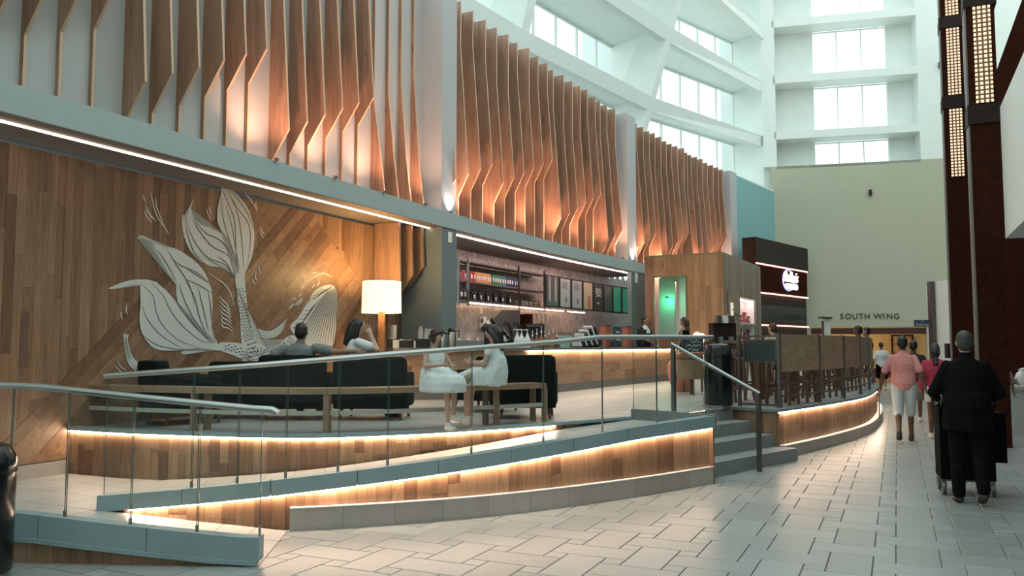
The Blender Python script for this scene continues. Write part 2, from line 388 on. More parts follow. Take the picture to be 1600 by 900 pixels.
# ------------------------------------------------------------------ floor: modular tiles
def build_floor():
    fl = struct('floor', 'pale grey tiled concourse floor of large, oblong and small tiles')
    MB().box((12, 18, -.06), (60, 60, .10)).build('floor_base', M['grout'], fl)
    o = G(1400, 839, 0); a = .305; g = .008; shapes = {'v': (a, 2 * a), 'h': (2 * a, a), 's': (a / 2, a / 2)}
    pos = [('v', 0, 0), ('h', -a / 2, 2 * a), ('s', -a / 2, 0), ('s', -a / 2, 1.5 * a)]
    items = []
    for i in range(-60, 80):
        for j in range(-70, 90):
            bp = i * 1.5 * a; bq = j * 3 * a - (i % 2) * 1.5 * a
            for k, dp, dq in pos:
                w_, h_ = shapes[k]; c = o + ex * (bp + dp + w_ / 2) + ey * (bq + dq + h_ / 2)
                if c.y < 1.5 or c.y > 46 or c.x < -9 or c.x > 30: continue
                if c.y > 8 and c.x < (c.y - 8) * .55 - 1.0: continue      # under the café platform
                items.append((k, c))
    def show(c):
        u, v = proj(c); return -30 < u < 1630 and v < 915
    vis = sorted([it for it in items if show(it[1])], key=lambda it: it[1].y)
    # nearest in view get their own object
    hide = []
    for it in vis:
        c = it[1]
        if c.x < -1.9 and c.y > 6.0: hide.append(it)
        elif OUT.at(0).x < c.x < 2.4 and c.y > OUT.at(OUT.s_at_u(proj(c)[0])).y - .1 + .0: hide.append(it)
    hs = set(id(h) for h in hide)
    near = [it for it in vis if id(it) not in hs][:300]; nid = set(id(n) for n in near)
    me = {}
    for k, (w_, h_) in shapes.items():
        mb = MB(); w2, h2 = w_ - g, h_ - g; b_ = .003
        mb.loft([[(-w2 / 2, -h2 / 2, -.011), (w2 / 2, -h2 / 2, -.011), (w2 / 2, h2 / 2, -.011), (-w2 / 2, h2 / 2, -.011)],
                 [(-w2 / 2, -h2 / 2, -b_), (w2 / 2, -h2 / 2, -b_), (w2 / 2, h2 / 2, -b_), (-w2 / 2, h2 / 2, -b_)],
                 [(-w2 / 2 + b_, -h2 / 2 + b_, 0), (w2 / 2 - b_, -h2 / 2 + b_, 0), (w2 / 2 - b_, h2 / 2 - b_, 0), (-w2 / 2 + b_, h2 / 2 - b_, 0)]])
        me[k] = mb
    proto = {}
    rz = math.atan2(ex.y, ex.x)
    for k, c in near:
        if k not in proto:
            t = me[k].build('floor_tile', M['tile'], fl, world=False); proto[k] = t
        else:
            t = proto[k].copy(); COL.objects.link(t); t.parent = fl
        t.location = c; t.rotation_euler = (0, 0, rz)
    far = MB()
    for it in items:
        if id(it) in nid: continue
        k, c = it; w_, h_ = shapes[k]; w2, h2 = (w_ - g) / 2, (h_ - g) / 2
        q = [c + ex * sx * w2 + ey * sy * h2 for sx, sy in ((-1, -1), (1, -1), (1, 1), (-1, 1))]
        far.add([p + Vector((0, 0, -.011)) for p in q] + q, [(4, 5, 6, 7), (0, 1, 5, 4), (1, 2, 6, 5), (2, 3, 7, 6), (3, 0, 4, 7)])
    tag(far.build('floor_tile_field', M['tile_far'], fl), kind='stuff')
build_floor()

# ------------------------------------------------------------------ café platform, ramps, stairs
def build_platform():
    pl = struct('floor_platform', 'raised café floor of light stone tiles beside the ramp')
    pts = [INN.at(INN.L * i / 40) for i in range(41)]
    r4 = SU * .99
    pts += [Vector((3.78, 11.75, 0)) + SU * .72, Vector((3.78, 11.75, 0))]
    pts += [PLN.at(PLN.L * i / 30) for i in range(1, 31)]
    pts += [Vector((10.5, 26.5, 0)), Vector((10.6, 31.0, 0))]
    pts += [ARC.at(s, -1.7) for s in (29.0, 25, 21, 17, 14.5)]
    pts += [WP + WALLDIR * 7.5 - WN * .5, WP + WALLDIR * .2 - WN * .3]
    from mathutils.geometry import tessellate_polygon
    pv = [Vector((p.x, p.y, PZ)) for p in pts]; tri = [tuple(t) for t in tessellate_polygon([pv])]
    me = bpy.data.meshes.new('platform_slab'); tri = [t if (pv[t[1]] - pv[t[0]]).cross(pv[t[2]] - pv[t[0]]).z > 0 else t[::-1] for t in tri]
    gr2 = mat('platform_grout', (.19, .18, .17), .8)
    me.from_pydata([(p.x, p.y, p.z - .006) for p in pv], [], tri); me.materials.append(gr2)
    o = bpy.data.objects.new('platform_slab', me); COL.objects.link(o); o.parent = pl
    def grid_tiles(parent, poly, z, size, gap=.006, limit=300, turn=(ex, ey), keep=None):
        """square tiles of the floor, cut to its outline: the nearest as objects, the rest joined"""
        a_, b_ = turn; P = [(p[0] * a_.x + p[1] * a_.y, p[0] * b_.x + p[1] * b_.y) for p in poly]; cells = []
        for i in range(int(min(p[0] for p in P) / size) - 1, int(max(p[0] for p in P) / size) + 1):
            for j in range(int(min(p[1] for p in P) / size) - 1, int(max(p[1] for p in P) / size) + 1):
                q = P
                for n_, d_ in (((-1, 0), -(i * size + gap / 2)), ((1, 0), (i + 1) * size - gap / 2), ((0, -1), -(j * size + gap / 2)), ((0, 1), (j + 1) * size - gap / 2)):
                    q = clip(q, n_, d_) if len(q) > 2 else q
                if len(q) < 3: continue
                ar = abs(sum(q[k][0] * q[(k + 1) % len(q)][1] - q[(k + 1) % len(q)][0] * q[k][1] for k in range(len(q)))) / 2
                if ar < .002: continue
                w3 = [Vector((x * a_.x + y * b_.x, x * a_.y + y * b_.y, z)) for x, y in q]; cells.append((sum(v.y for v in w3) / len(w3), w3))
        cells.sort(key=lambda c: c[0]); rest = MB()
        for k, (_, w3) in enumerate(cells):
            if k < limit: MB().prism([v - Vector((0, 0, .008)) for v in w3], (0, 0, .008)).build('floor_tile', M['plat'], parent)
            else: rest.prism([v - Vector((0, 0, .008)) for v in w3], (0, 0, .008))
        if rest.v: tag(rest.build('floor_tile_field', M['plat_far'], parent), kind='stuff')
    grid_tiles(pl, pts, PZ, .60)
    # ramp floors
    rp = struct('floor_ramp', 'long sloping ramp floor of pale tiles rising between lit wooden walls')
    def strip_tiles(parent, rings, across):
        mb = MB(); mb.loft([[p - Vector((0, 0, .005)) for p in r] for r in rings], caps=False, closed=False); mb.build('ramp_slab', gr2, parent, fix=True)
        for r0, r1 in zip(rings, rings[1:]):
            for k in range(across):
                f0, f1 = k / across, (k + 1) / across
                q = [r0[0].lerp(r0[1], f0), r1[0].lerp(r1[1], f0), r1[0].lerp(r1[1], f1), r0[0].lerp(r0[1], f1)]; c = sum(q, Vector((0, 0, 0))) / 4
                q = [v + (c - v).normalized() * .005 for v in q]; MB().prism([v - Vector((0, 0, .006)) for v in q], (0, 0, .006)).build('floor_tile', M['plat'], parent)
    rings = []
    for i in range(21):
        t = OUT.L * i / 20; a = OUT.at(t); b = INN.at(INN.L * (0.20 + .80 * i / 20)); b = b - (b - a).normalized() * .02
        rings.append([Vector((a.x, a.y, rampz(a.x))), Vector((b.x, b.y, rampz(a.x)))])
    strip_tiles(rp, rings, 3)
    ld = struct('floor_landing', 'light tiled landing at the turn of the ramp by the wood wall')
    poly = [(-5.6, 6.55), (-4.6, 6.3), (-3.71, 6.17), (-3.45, 7.12), (-3.40, 7.30), (-3.60, 8.72), (-4.2, 8.86), (-4.96, 9.2), (-5.05, 8.95), (-6.0, 6.95)]
    mb = MB(); mb.add([(x, y, LZ - .006) for x, y in poly], [tuple(range(len(poly)))]); mb.build('landing_slab', gr2, ld, fix=True)
    grid_tiles(ld, poly, LZ, .45)
    r1 = struct('floor_ramp_lower', 'short tiled ramp floor running down from the landing to the concourse')
    rings = []
    for i in range(7):
        t = i / 6; a = Vector((-3.71 + 1.87 * t, 6.17 - .09 * t, 0)); b = Vector((-3.52 + 1.58 * t, 7.12 + .08 * t, 0)); z = LZ * (1 - t) + .006
        rings.append([Vector((a.x, a.y, z)), Vector((b.x, b.y, z))])
    strip_tiles(r1, rings, 3)
    # stairs
    st = struct('floor_stairs', 'four grey stone steps between the ramp wall and the railed terrace')
    for k in range(4):
        p = Vector((2.46, 10.11, 0)) + SU * (.33 * k) - SD * .37; ln = (2.49 if k == 0 else 2.45)
        q = [p, p + SD * ln, p + SD * ln + SU * (.36 if k < 3 else .06), p + SU * (.36 if k < 3 else .06)]
        z0 = .17 * k
        MB().prism([Vector((v.x, v.y, 0.001)) for v in q], (0, 0, z0 + .17 + (.002 if k == 3 else 0))).build('step', M['step'], st)
build_platform()

def build_ramp_walls():
    # outer wall of the long ramp
    wl = struct('wall_ramp', 'curved wood wall of the ramp with glowing strip under grey curb')
    zc = lambda t: rampz(OUT.at(t).x) - .02
    floor_z = lambda t: max(0.0, min(.19, LZ * (1 - (OUT.at(t).x + 3.52) / 1.58)))
    s_l = OUT.s_at_u(190, 0, .2)
    boards(wl, OUT, s_l, OUT.L, .135, floor_z, lambda t: zc(t) - .0, -.05, .03, M['oak_v'], .35)
    mb = MB(); sweep(mb, OUT, 0, OUT.L, [(-.085, -.6), (-.085, 0), (-.20, 0), (-.20, -.6)], zf=lambda t: zc(t)); mb.build('core', M['curb_dark'], wl)
    # end face towards the stairs
    a = Vector((2.36, 9.66, 0)); n = SD
    e = Path([a, a + SU * .3, a + SU * .66, a + SU * 1.2])
    boards(wl, e, .0, 1.2, .13, lambda t: 0.0, lambda t: .645, .0, .03, M['oak_v'], .3)
    # curb
    cb = struct('trim_ramp_curb', 'blue grey metal curb carrying the glass of the long ramp')
    n = 9
    for i in range(n):
        mb = MB(); sweep(mb, OUT, OUT.L * i / n + .003, OUT.L * (i + 1) / n - .003, [(.012, 0), (.012, .135), (-.13, .135), (-.13, 0)], n=6, zf=zc); mb.build('curb_panel', M['curb'], cb)
    mb = MB(); a = OUT.at(OUT.L); z = zc(OUT.L)
    mb.prism([a + Vector((0, 0, z)), a + SD * .06 + Vector((0, 0, z)), a + SD * .06 + SU * 1.22 + Vector((0, 0, z)), a + SU * 1.22 + Vector((0, 0, z))], (0, 0, .15))
    mb.build('curb_panel', M['curb_dark'], cb)
    l = MB(); sweep(l, OUT, s_l + .05, OUT.L - .01, [(-.012, -.014), (-.012, -.002), (-.03, -.002), (-.03, -.014)], n=30, zf=zc)
    tag(l.build('led_strip', M['led_warm']), 'warm glowing light strip under the curb of the long ramp', 'light strip')
    # stone base
    bs = struct('trim_ramp_base', 'grey stone base course along the foot of the ramp wall')
    s0 = OUT.s_at_u(452, .10, .1); n = 11; z1 = lambda t: .205
    for i in range(n):
        mb = MB(); a = s0 + (OUT.L - s0) * i / n; b = s0 + (OUT.L - s0) * (i + 1) / n - .003
        sweep(mb, OUT, a, b, [(.0, .0), (.0, .19), (-.06, .19), (-.06, .0)], n=5); mb.build('base_stone', M['basestone'], bs)
    mb = MB(); sweep(mb, OUT, s0, OUT.L, [(.006, .19), (.006, .198), (-.06, .198), (-.06, .19)], n=24); mb.build('base_cap', M['warm_white'], bs)
    # inner wall below the lounge
    wi = struct('wall_lounge', 'curved wood wall below the lounge edge with glowing strip')
    zt = lambda t: PZ - .02; zb = lambda t: max(LZ, rampz(INN.at(t).x + .0) - .05) if INN.at(t).x > -3.6 else LZ - .01
    boards(wi, INN, 0.02, INN.L - .9, .12, zb, zt, -.03, .03, M['oak_v'], .6)
    mb = MB(); sweep(mb, INN, 0, INN.L, [(.006, PZ - .016), (.006, PZ + .02), (-.12, PZ + .02), (-.12, PZ - .016)]); mb.build('edge_trim', M['curb'], wi)
    l = MB(); sweep(l, INN, .02, INN.s_at_u(868, 0, PZ), [(-.003, PZ - .034), (-.003, PZ - .018), (-.02, PZ - .018), (-.02, PZ - .034)], n=30)
    tag(l.build('led_strip', M['led_warm']), 'warm glowing light strip under the lounge floor edge', 'light strip')
    # lower ramp: wood below, grey curb on top
    wr = struct('wall_ramp_lower', 'dark wood board wall below the curb of the lower ramp')
    boards(wr, R1, .2, R1.L - .02, .14, lambda t: 0.0, lambda t: max(.03, ramp1z(R1.at(t).x) + .02), -.03, .03, M['oak_v'], .0)
    cb = struct('trim_lower_curb', 'blue grey metal curb carrying the glass of the lower ramp')
    zc1 = lambda t: max(.035, ramp1z(R1.at(t).x) + .025); n = 5
    for i in range(n):
        mb = MB(); sweep(mb, R1, R1.L * i / n + .003, R1.L * (i + 1) / n - .002, [(.0, 0), (.0, .17), (-.11, .17), (-.11, 0)], n=6, zf=zc1); mb.build('curb_panel', M['curb'], cb)
    mb = MB(); sweep(mb, R1, .1, R1.L - .02, [(.02, -.03), (.02, 0), (-.02, 0), (-.02, -.03)], n=12, zf=zc1); mb.build('drip_channel', M['curb'], cb)
    # terrace wall on the right
    wt = struct('wall_terrace', 'curved wood wall of the railed terrace with glowing strip on top')
    boards(wt, PLN, 0.0, PLN.L - .2, .14, lambda t: .17, lambda t: PZ - .03, -.03, .03, M['oak_v'], .25)
    e = Path([Vector((3.78, 11.75, 0)) + SU * 1.25, Vector((3.78, 11.75, 0)) + SU * .6, Vector((3.78, 11.75, 0))])
    boards(wt, e, 0.0, 1.25, .15, lambda t: 0.02, lambda t: PZ - .03, -.015, .03, M['oak_v'], .1)
    mb = MB(); sweep(mb, PLN, .3, PLN.L, [(-.09, .0), (-.09, PZ - .03), (-.2, PZ - .03), (-.2, .0)]); mb.build('core', M['curb_dark'], wt)
    mb = MB(); sweep(mb, PLN, .0, PLN.L, [(.02, PZ - .028), (.02, PZ + .01), (-.25, PZ + .01), (-.25, PZ - .028)]); mb.build('edge_trim', M['curb_dark'], wt)
    mb = MB(); sweep(mb, e, .0, 1.26, [(.02, PZ - .027), (.02, PZ + .0125), (-.2, PZ + .0125), (-.2, PZ - .027)], n=4); mb.build('edge_trim', M['curb_dark'], wt)
    n = 14
    for i in range(n):
        mb = MB(); sweep(mb, PLN, PLN.L * i / n + .1 * (i == 0), PLN.L * (i + 1) / n - .003, [(.06, 0), (.06, .17), (-.06, .17), (-.06, 0)], n=4); mb.build('base_stone', M['basestone'], wt)
    mb = MB(); sweep(mb, PLN, .1, PLN.L, [(.066, .17), (.066, .18), (-.06, .18), (-.06, .17)], n=24); mb.build('base_cap', M['warm_white'], wt)
    l = MB(); sweep(l, PLN, .02, PLN.L - .3, [(.006, PZ - .046), (.006, PZ - .03), (-.012, PZ - .03), (-.012, PZ - .046)], n=40)
    tag(l.build('led_strip', M['led_warm']), 'warm glowing light strip along the top of the terrace wall', 'light strip')
build_ramp_walls()

# ------------------------------------------------------------------ mural wall
ZS = 3.72                                  # soffit height
def WPT(s, z, off=0.0): return WP + WALLDIR * s + WN * off + Vector((0, 0, z))
def wall2d(u, v, off=0.0):
    p = OP(u, v, WP + WN * off, WALLDIR); return ((p - WP).dot(WALLDIR), p.z)
def build_mural_wall():
    wm = struct('wall_left', 'tall wood board wall with upright and slanted planks behind the lounge')
    s0, s1 = wall2d(-190, 500)[0], wall2d(607, 450)[0]
    mb = MB(); mb.prism([WPT(s0, 0, -.03), WPT(s1, 0, -.03), WPT(s1, ZS, -.03), WPT(s0, ZS, -.03)], -WN * .1); mb.build('core', M['curb_dark'], wm)
    z0 = LZ + .16
    p, q = wall2d(20, 675), wall2d(210, 475); d1 = Vector((q[0] - p[0], q[1] - p[1])).normalized()
    n1 = (-d1.y, d1.x); b1 = n1[0] * p[0] + n1[1] * p[1]           # above line: n.x > b
    p2, q2 = wall2d(507, 360), wall2d(603, 497); d2 = Vector((q2[0] - p2[0], q2[1] - p2[1])).normalized()
    n2 = (-d2.y, d2.x); b2 = n2[0] * p2[0] + n2[1] * p2[1]
    sm = wall2d(470, 400)[0]
    def emit(poly, off):
        if len(poly) < 3: return
        ar = abs(sum(poly[i][0] * poly[(i + 1) % len(poly)][1] - poly[(i + 1) % len(poly)][0] * poly[i][1] for i in range(len(poly)))) / 2
        if ar < .0015: return
        MB().prism([WPT(a, b, -.03) for a, b in poly], WN * (.03 + off)).build('plank', emit.m, wm)
    emit.m = M['oak_v']
    s = s0
    while s < s1:
        w_ = R.uniform(.085, .145); e = min(s + w_ - .002, s1); z = z0 + R.uniform(-1.2, 0)
        while z < ZS:
            hgt = R.uniform(.9, 2.4); base = [(s, max(z, z0)), (e, max(z, z0)), (e, min(z + hgt, ZS) - .002), (s, min(z + hgt, ZS) - .002)]; z += hgt
            if base[2][1] <= base[0][1] + .01: continue
            of = R.uniform(-.003, .003)
            if s < sm: emit(clip(base, (-n1[0], -n1[1]), -b1), of)
            else: emit(clip(base, (-n2[0], -n2[1]), -b2), of)
        s += w_
    emit.m = M['oak_d']
    pr = Vector((n1[0], n1[1])); t = -6.0
    o = Vector(p)
    while t < 3.0:
        w_ = R.uniform(.11, .17); k = -8 + R.uniform(0, 2)
        if t + w_ > 0.0 + .002 and t < 0: w_ = -t
        while k < 12 and t < 0:
            ln = R.uniform(1.4, 3.4); A = o + pr * t + d1 * k; B = o + pr * (t + w_ - .002) + d1 * k; k += ln
            poly = [tuple(A), tuple(A + d1 * (ln - .002)), tuple(B + d1 * (ln - .002)), tuple(B)]
            for a, b in (((1, 0), s1), ((-1, 0), -s0), ((0, 1), ZS - .002), ((0, -1), -z0), (n1, b1 - .001)): poly = clip(poly, a, b) if poly else poly
            if poly: 
                # below the second line on the right-hand side
                poly = clip(poly, n2, b2 - .001)
            if poly: emit(poly, R.uniform(-.003, .003))
        t += w_
    mb = MB(); mb.prism([WPT(s0, LZ, 0), WPT((Vector((-4.96, 9.2, 0)) - WP).dot(WALLDIR), LZ, 0), WPT((Vector((-4.96, 9.2, 0)) - WP).dot(WALLDIR), LZ + .15, 0), WPT(s0, LZ + .15, 0)], WN * .02)
    mb.build('skirting', M['basestone'], wm)
    MB().prism([wpt for wpt in (WPT(wall2d(33, 480)[0], wall2d(33, 575)[1], -.02), WPT(wall2d(46, 480)[0], wall2d(33, 575)[1], -.02), WPT(wall2d(46, 480)[0], wall2d(35, 486)[1], -.02), WPT(wall2d(33, 480)[0], wall2d(35, 486)[1], -.02))], WN * .026).build('dark_plank', M['dark_wood'], wm)
build_mural_wall()

# ------------------------------------------------------------------ white painted mural
def build_mural():
    base = WPT(*wall2d(350, 560), .01); mu = thing('wall_mural', 'white painted mural of leaf-shaped fins and flowing strands on wood wall', 'mural', base)
    A = lambda L: [(180 + x / 4.5, 280 + y / 4.5) for x, y in L]
    B = lambda L: [(160 + x / 5., 420 + y / 5.) for x, y in L]
    Cc = lambda L: [(380 + x / 5., 400 + y / 5.) for x, y in L]
    wp = mat('mural_white', (.66, .66, .63), .7, var=.06, vs=60); ink = mat('mural_line', (.10, .085, .075), .7)
    def smooth(P, n=4, closed=True):
        q = []; k = len(P)
        for i in range(k if closed else k - 1):
            a, b, c, d = [P[(i + j) % k] if closed else P[min(max(i + j, 0), k - 1)] for j in (-1, 0, 1, 2)]
            for m in range(n):
                t = m / n
                q.append(tuple(.5 * (2 * b[e] + (c[e] - a[e]) * t + (2 * a[e] - 5 * b[e] + 4 * c[e] - d[e]) * t * t + (3 * b[e] - a[e] - 3 * c[e] + d[e]) * t ** 3) for e in (0, 1)))
        if not closed: q.append(P[-1])
        return q
    def w3(u, v, off): s, z = wall2d(u, v, off); return WPT(s, z, off)
    def shape(name, P, off=.006):
        P = smooth(P); bm = bmesh.new(); vs = [bm.verts.new(w3(u, v, off)) for u, v in P]
        f = bm.faces.new(vs); bmesh.ops.triangulate(bm, faces=[f], ngon_method='EAR_CLIP')
        mb = MB(); bm.verts.index_update(); mb.add([v.co for v in bm.verts], [tuple(v.index for v in f.verts) for f in bm.faces]); bm.free()
        o = mb.build(name, wp, mu, fix=True); return o
    def ribbon(mb, P, wd, off, taper=True):
        if isinstance(mb, tuple):
            q = MB(); ribbon(q, P, wd, off, taper); q.build(mb[0], mb[1], mu); return
        P = smooth(P, 5, False); n = len(P); rows = []
        for i, (x, y) in enumerate(P):
            a, b = P[max(i - 1, 0)], P[min(i + 1, n - 1)]; dx, dy = b[0] - a[0], b[1] - a[1]; l = math.hypot(dx, dy) or 1
            t = i / (n - 1); w_ = wd / 2 * ((math.sin(math.pi * min(max(t, .02), .98)) ** .6) if taper else 1); w_ = max(w_, .12)
            rows.append([w3(x - dy / l * w_, y + dx / l * w_, off), w3(x + dy / l * w_, y - dx / l * w_, off)])
        mb.loft(rows, caps=False, closed=False)
    shape('fin_leaf', A([(845, 690), (862, 640), (845, 540), (800, 430), (740, 350), (718, 290), (720, 200), (742, 105), (752, 50), (800, 60), (880, 130), (940, 220), (975, 350), (978, 430), (962, 540), (915, 660), (905, 700)]), .009)
    shape('fin_leaf', A([(850, 692), (800, 635), (640, 600), (540, 520), (490, 420), (470, 330), (473, 245), (502, 330), (512, 220), (550, 138), (535, 200), (552, 272), (610, 322), (700, 350), (770, 395), (815, 450), (860, 560), (872, 680)]), .006)
    shape('fin_leaf', B([(300, 115), (370, 105), (440, 120), (520, 190), (590, 290), (680, 410), (800, 530), (870, 575), (920, 595), (920, 640), (770, 620), (640, 632), (440, 635), (340, 560), (300, 470), (290, 380), (298, 270)]), .009)
    b5 = lambda L: [((20 + x / 4.5) * 5, (y / 4.5 - 140) * 5) for x, y in L]
    lf = b5([(150, 425), (165, 401), (205, 399), (280, 445), (350, 474), (430, 490), (540, 560), (620, 640), (665, 740), (680, 800), (685, 880)])
    shape('fin_leaf', B(lf + [(862, 300), (852, 400), (865, 530), (900, 575), (870, 580), (800, 530), (700, 420), (600, 290), (578, 190)] + b5([(428, 735), (390, 680), (340, 610), (290, 510), (268, 470), (284, 458), (200, 413), (168, 412)])), .006)
    shape('fin_ribbon', B([(45, 155), (150, 108), (240, 86), (350, 85), (440, 112), (330, 106), (240, 116), (130, 152)]))
    shape('fin_ribbon', B([(620, 648), (720, 630), (870, 632), (760, 652), (640, 667)]))
    shape('tail', A([(845, 685), (908, 690), (912, 790), (925, 900), (868, 900), (855, 790)]), .007)
    shape('tail', B([(1045, 120), (1107, 120), (1130, 280), (1160, 480), (1200, 560), (1280, 622), (1222, 680), (1215, 760), (1165, 750), (1120, 690), (1088, 590), (1075, 400), (1060, 200)]), .0075)
    shape('tail', B([(915, 580), (1000, 575), (1090, 588), (1140, 660), (1170, 750), (1130, 735), (1080, 692), (930, 642)]), .0065)
    shape('tail', Cc([(0, 790), (60, 640), (110, 672), (190, 722), (280, 702), (330, 640), (390, 618), (425, 650), (400, 720), (300, 790), (150, 800), (60, 860), (0, 850)]), .006)
    shape('strand_mass', Cc([(520, 325), (560, 272), (620, 236), (680, 224), (720, 250), (740, 330), (735, 420), (725, 560), (700, 700), (640, 735), (500, 725), (430, 640), (380, 590), (372, 540), (440, 470), (480, 400), (525, 352)]), .006)
    # dark veins
    ln = ('ink_line', ink)
    for P in (A([(872, 670), (850, 520), (840, 300), (790, 160), (748, 60)]), A([(868, 640), (800, 420), (760, 280), (742, 120)]), A([(905, 640), (890, 430), (860, 240), (800, 100)]),
              A([(925, 620), (950, 450), (935, 310), (850, 190), (790, 80)]), A([(970, 350), (930, 240), (870, 150), (800, 70)]), A([(876, 640), (845, 480), (820, 330), (775, 180)]),
              A([(868, 660), (800, 540), (680, 470), (590, 360), (545, 270)]), A([(845, 690), (770, 600), (650, 550), (560, 440), (510, 320)]), A([(870, 640), (810, 520), (740, 430), (640, 380), (560, 290)]),
              A([(640, 600), (560, 520), (520, 420), (495, 320)]), A([(830, 690), (790, 600), (720, 540)]),
              B([(865, 578), (760, 555), (620, 440), (530, 320), (470, 200), (380, 110)]), B([(770, 615), (600, 560), (470, 440), (420, 330), (390, 200), (300, 118)]), B([(640, 632), (460, 520), (350, 390), (310, 280)]),
              B([(860, 575), (720, 450), (620, 320), (550, 210), (440, 118)]), B([(845, 575), (740, 465), (650, 340)]),
              B([(760, 620), (600, 630), (440, 600), (340, 540), (290, 485)]), B([(830, 550), (720, 400), (640, 240), (600, 120)]), B([(820, 520), (760, 380), (720, 220), (650, 90)]),
              B([(830, 490), (790, 320), (745, 130)]), B([(850, 400), (845, 280), (825, 180)]), B([(855, 190), (760, 130), (650, 80)]), B([(830, 110), (740, 50), (660, 0)]),
              A([(660, 730), (580, 660), (470, 610), (400, 560)]), A([(430, 720), (360, 590), (290, 490)]), A([(560, 880), (520, 740), (430, 600), (370, 500)])): ribbon(ln, P, 1.3, .0105)
    for i in range(15):
        t = i / 14; top = (722 - 62 * t, 236 + 10 * math.sin(3 * t) + 30 * t); end = (712 - 320 * t ** 1.15, 715 - 30 * t - 130 * t ** 2.5)
        mid = (730 - 190 * t, 430 + 20 * t); mid2 = (728 - 250 * t, 580 - 40 * t)
        ribbon(ln, Cc([top, ((top[0] + mid[0]) / 2 + 12 * (1 - t), (top[1] + mid[1]) / 2 - 8), mid, mid2, end]), 1.15, .0085)
    for k in range(6): ribbon(ln, Cc([(516 + 14 * k, 338 - 16 * k), (556 + 18 * k, 335 - 14 * k), (600 + 18 * k, 296 - 11 * k), (650 + 8 * k, 262 - 5 * k)]), 1.0, .0085)
    for k in range(5): ribbon(ln, Cc([(378 + 26 * k, 560 - 34 * k), (430 + 22 * k, 560 - 34 * k), (480 + 20 * k, 500 - 30 * k), (540 + 16 * k, 420 - 24 * k)]), 1.0, .0085)
    # scale marks on the tails
    sm_ = MB()
    def scales(cx, w_):
        P = smooth(cx, 8, False); acc = 0; row = 0
        for i in range(1, len(P)):
            acc += math.hypot(P[i][0] - P[i - 1][0], P[i][1] - P[i - 1][1])
            if acc > 3.6:
                acc = 0; row += 1; dx, dy = P[i][0] - P[i - 1][0], P[i][1] - P[i - 1][1]; l = math.hypot(dx, dy); dx, dy = dx / l, dy / l; ww = w_(i / len(P)); n = max(1, int(ww / 4))
                for j in range(n):
                    o = (j - (n - 1) / 2 + (.25 if row % 2 else -.25)) * ww / n; x, y = P[i][0] - dy * o, P[i][1] + dx * o
                    ribbon(sm_, [(x - 1.5, y + .9), (x - .7, y - .7), (x + .9, y - .7), (x + 1.6, y + .8)], 1.1, .0112)
    scales(B([(1080, 130), (1100, 300), (1130, 480), (1170, 620), (1190, 730)]), lambda t: 10 + 9 * t)
    scales(B([(940, 610), (1020, 625), (1100, 660), (1140, 720)]), lambda t: 11)
    scales(Cc([(20, 820), (90, 750), (190, 755), (290, 745), (380, 660)]), lambda t: 13)
    tag(sm_.build('scale_marks', ink, mu), kind='stuff')
    st = ('loose_stroke', wp)
    for P in (A([(192, 110), (205, 140), (218, 162)]), A([(250, 90), (262, 150), (290, 250), (340, 330), (385, 388)]), A([(286, 125), (290, 190), (320, 270), (370, 388)]), A([(212, 180), (240, 240), (290, 298)]), A([(205, 220), (225, 265), (258, 305)]),
              A([(218, 212), (245, 255), (262, 285)]), A([(640, 205), (655, 250), (678, 285)]), A([(655, 190), (668, 220), (680, 255)]), A([(895, 82), (940, 130), (975, 180), (998, 228)]), A([(990, 155), (990, 190), (1000, 225)]), A([(1020, 330), (1035, 370), (1055, 390)]), A([(1014, 355), (1030, 395), (1048, 412)]),
              A([(655, 655), (700, 690), (770, 740), (815, 810), (832, 885)]), A([(1010, 610), (1012, 640), (1025, 668)]), A([(992, 645), (985, 690), (1000, 715)]), A([(965, 700), (970, 720), (985, 742)]),
              B([(145, 330), (148, 370), (158, 395)]), B([(195, 280), (185, 320), (198, 360)]), B([(120, 720), (145, 765), (190, 795)]), B([(98, 755), (130, 790), (165, 812)])): ribbon(st, P, 1.7, .006)
    for k in range(5):
        ribbon(st, B([(205 - 10 * k, 512 - 2 * k), (182 - 4 * k + 10, 570), (220 - 6 * k + 10, 690 + 10 * k), (345 - 18 * k, 790 + 4 * k)]), 3.4, .006)
    for k in range(7):
        ribbon(st, B([(930 + 3 * k - 20, 215 + 34 * k), (945, 250 + 34 * k), (975, 280 + 30 * k), (1000 + 4 * k, 335 + 26 * k)]), 2.0, .006)
    for k in range(4):
        ribbon(st, Cc([(110 + 8 * k, 575 + 17 * k), (180, 598 + 14 * k), (260, 570 + 17 * k), (345 - 8 * k, 487 + 25 * k)]), 2.6, .006)
        ribbon(st, B([(1215 + 10 * k, 470 + 18 * k), (1260, 488 + 15 * k), (1310, 492 + 14 * k)]), 2.2, .006)
    for P in ([(435, 158), (470, 162), (495, 155)], [(500, 195), (560, 160), (630, 135), (690, 165)], [(545, 138), (560, 130), (572, 126)], [(455, 255), (470, 240), (480, 230)], [(538, 248), (550, 235), (558, 222)], [(570, 235), (590, 215), (600, 203)],
              [(390, 340), (400, 332), (412, 330)], [(432, 320), (448, 305), (460, 292)], [(405, 385), (440, 345), (468, 322)], [(420, 385), (445, 365), (466, 340)], [(357, 418), (380, 390), (400, 372)]): ribbon(st, Cc(P), 1.8, .006)
build_mural()

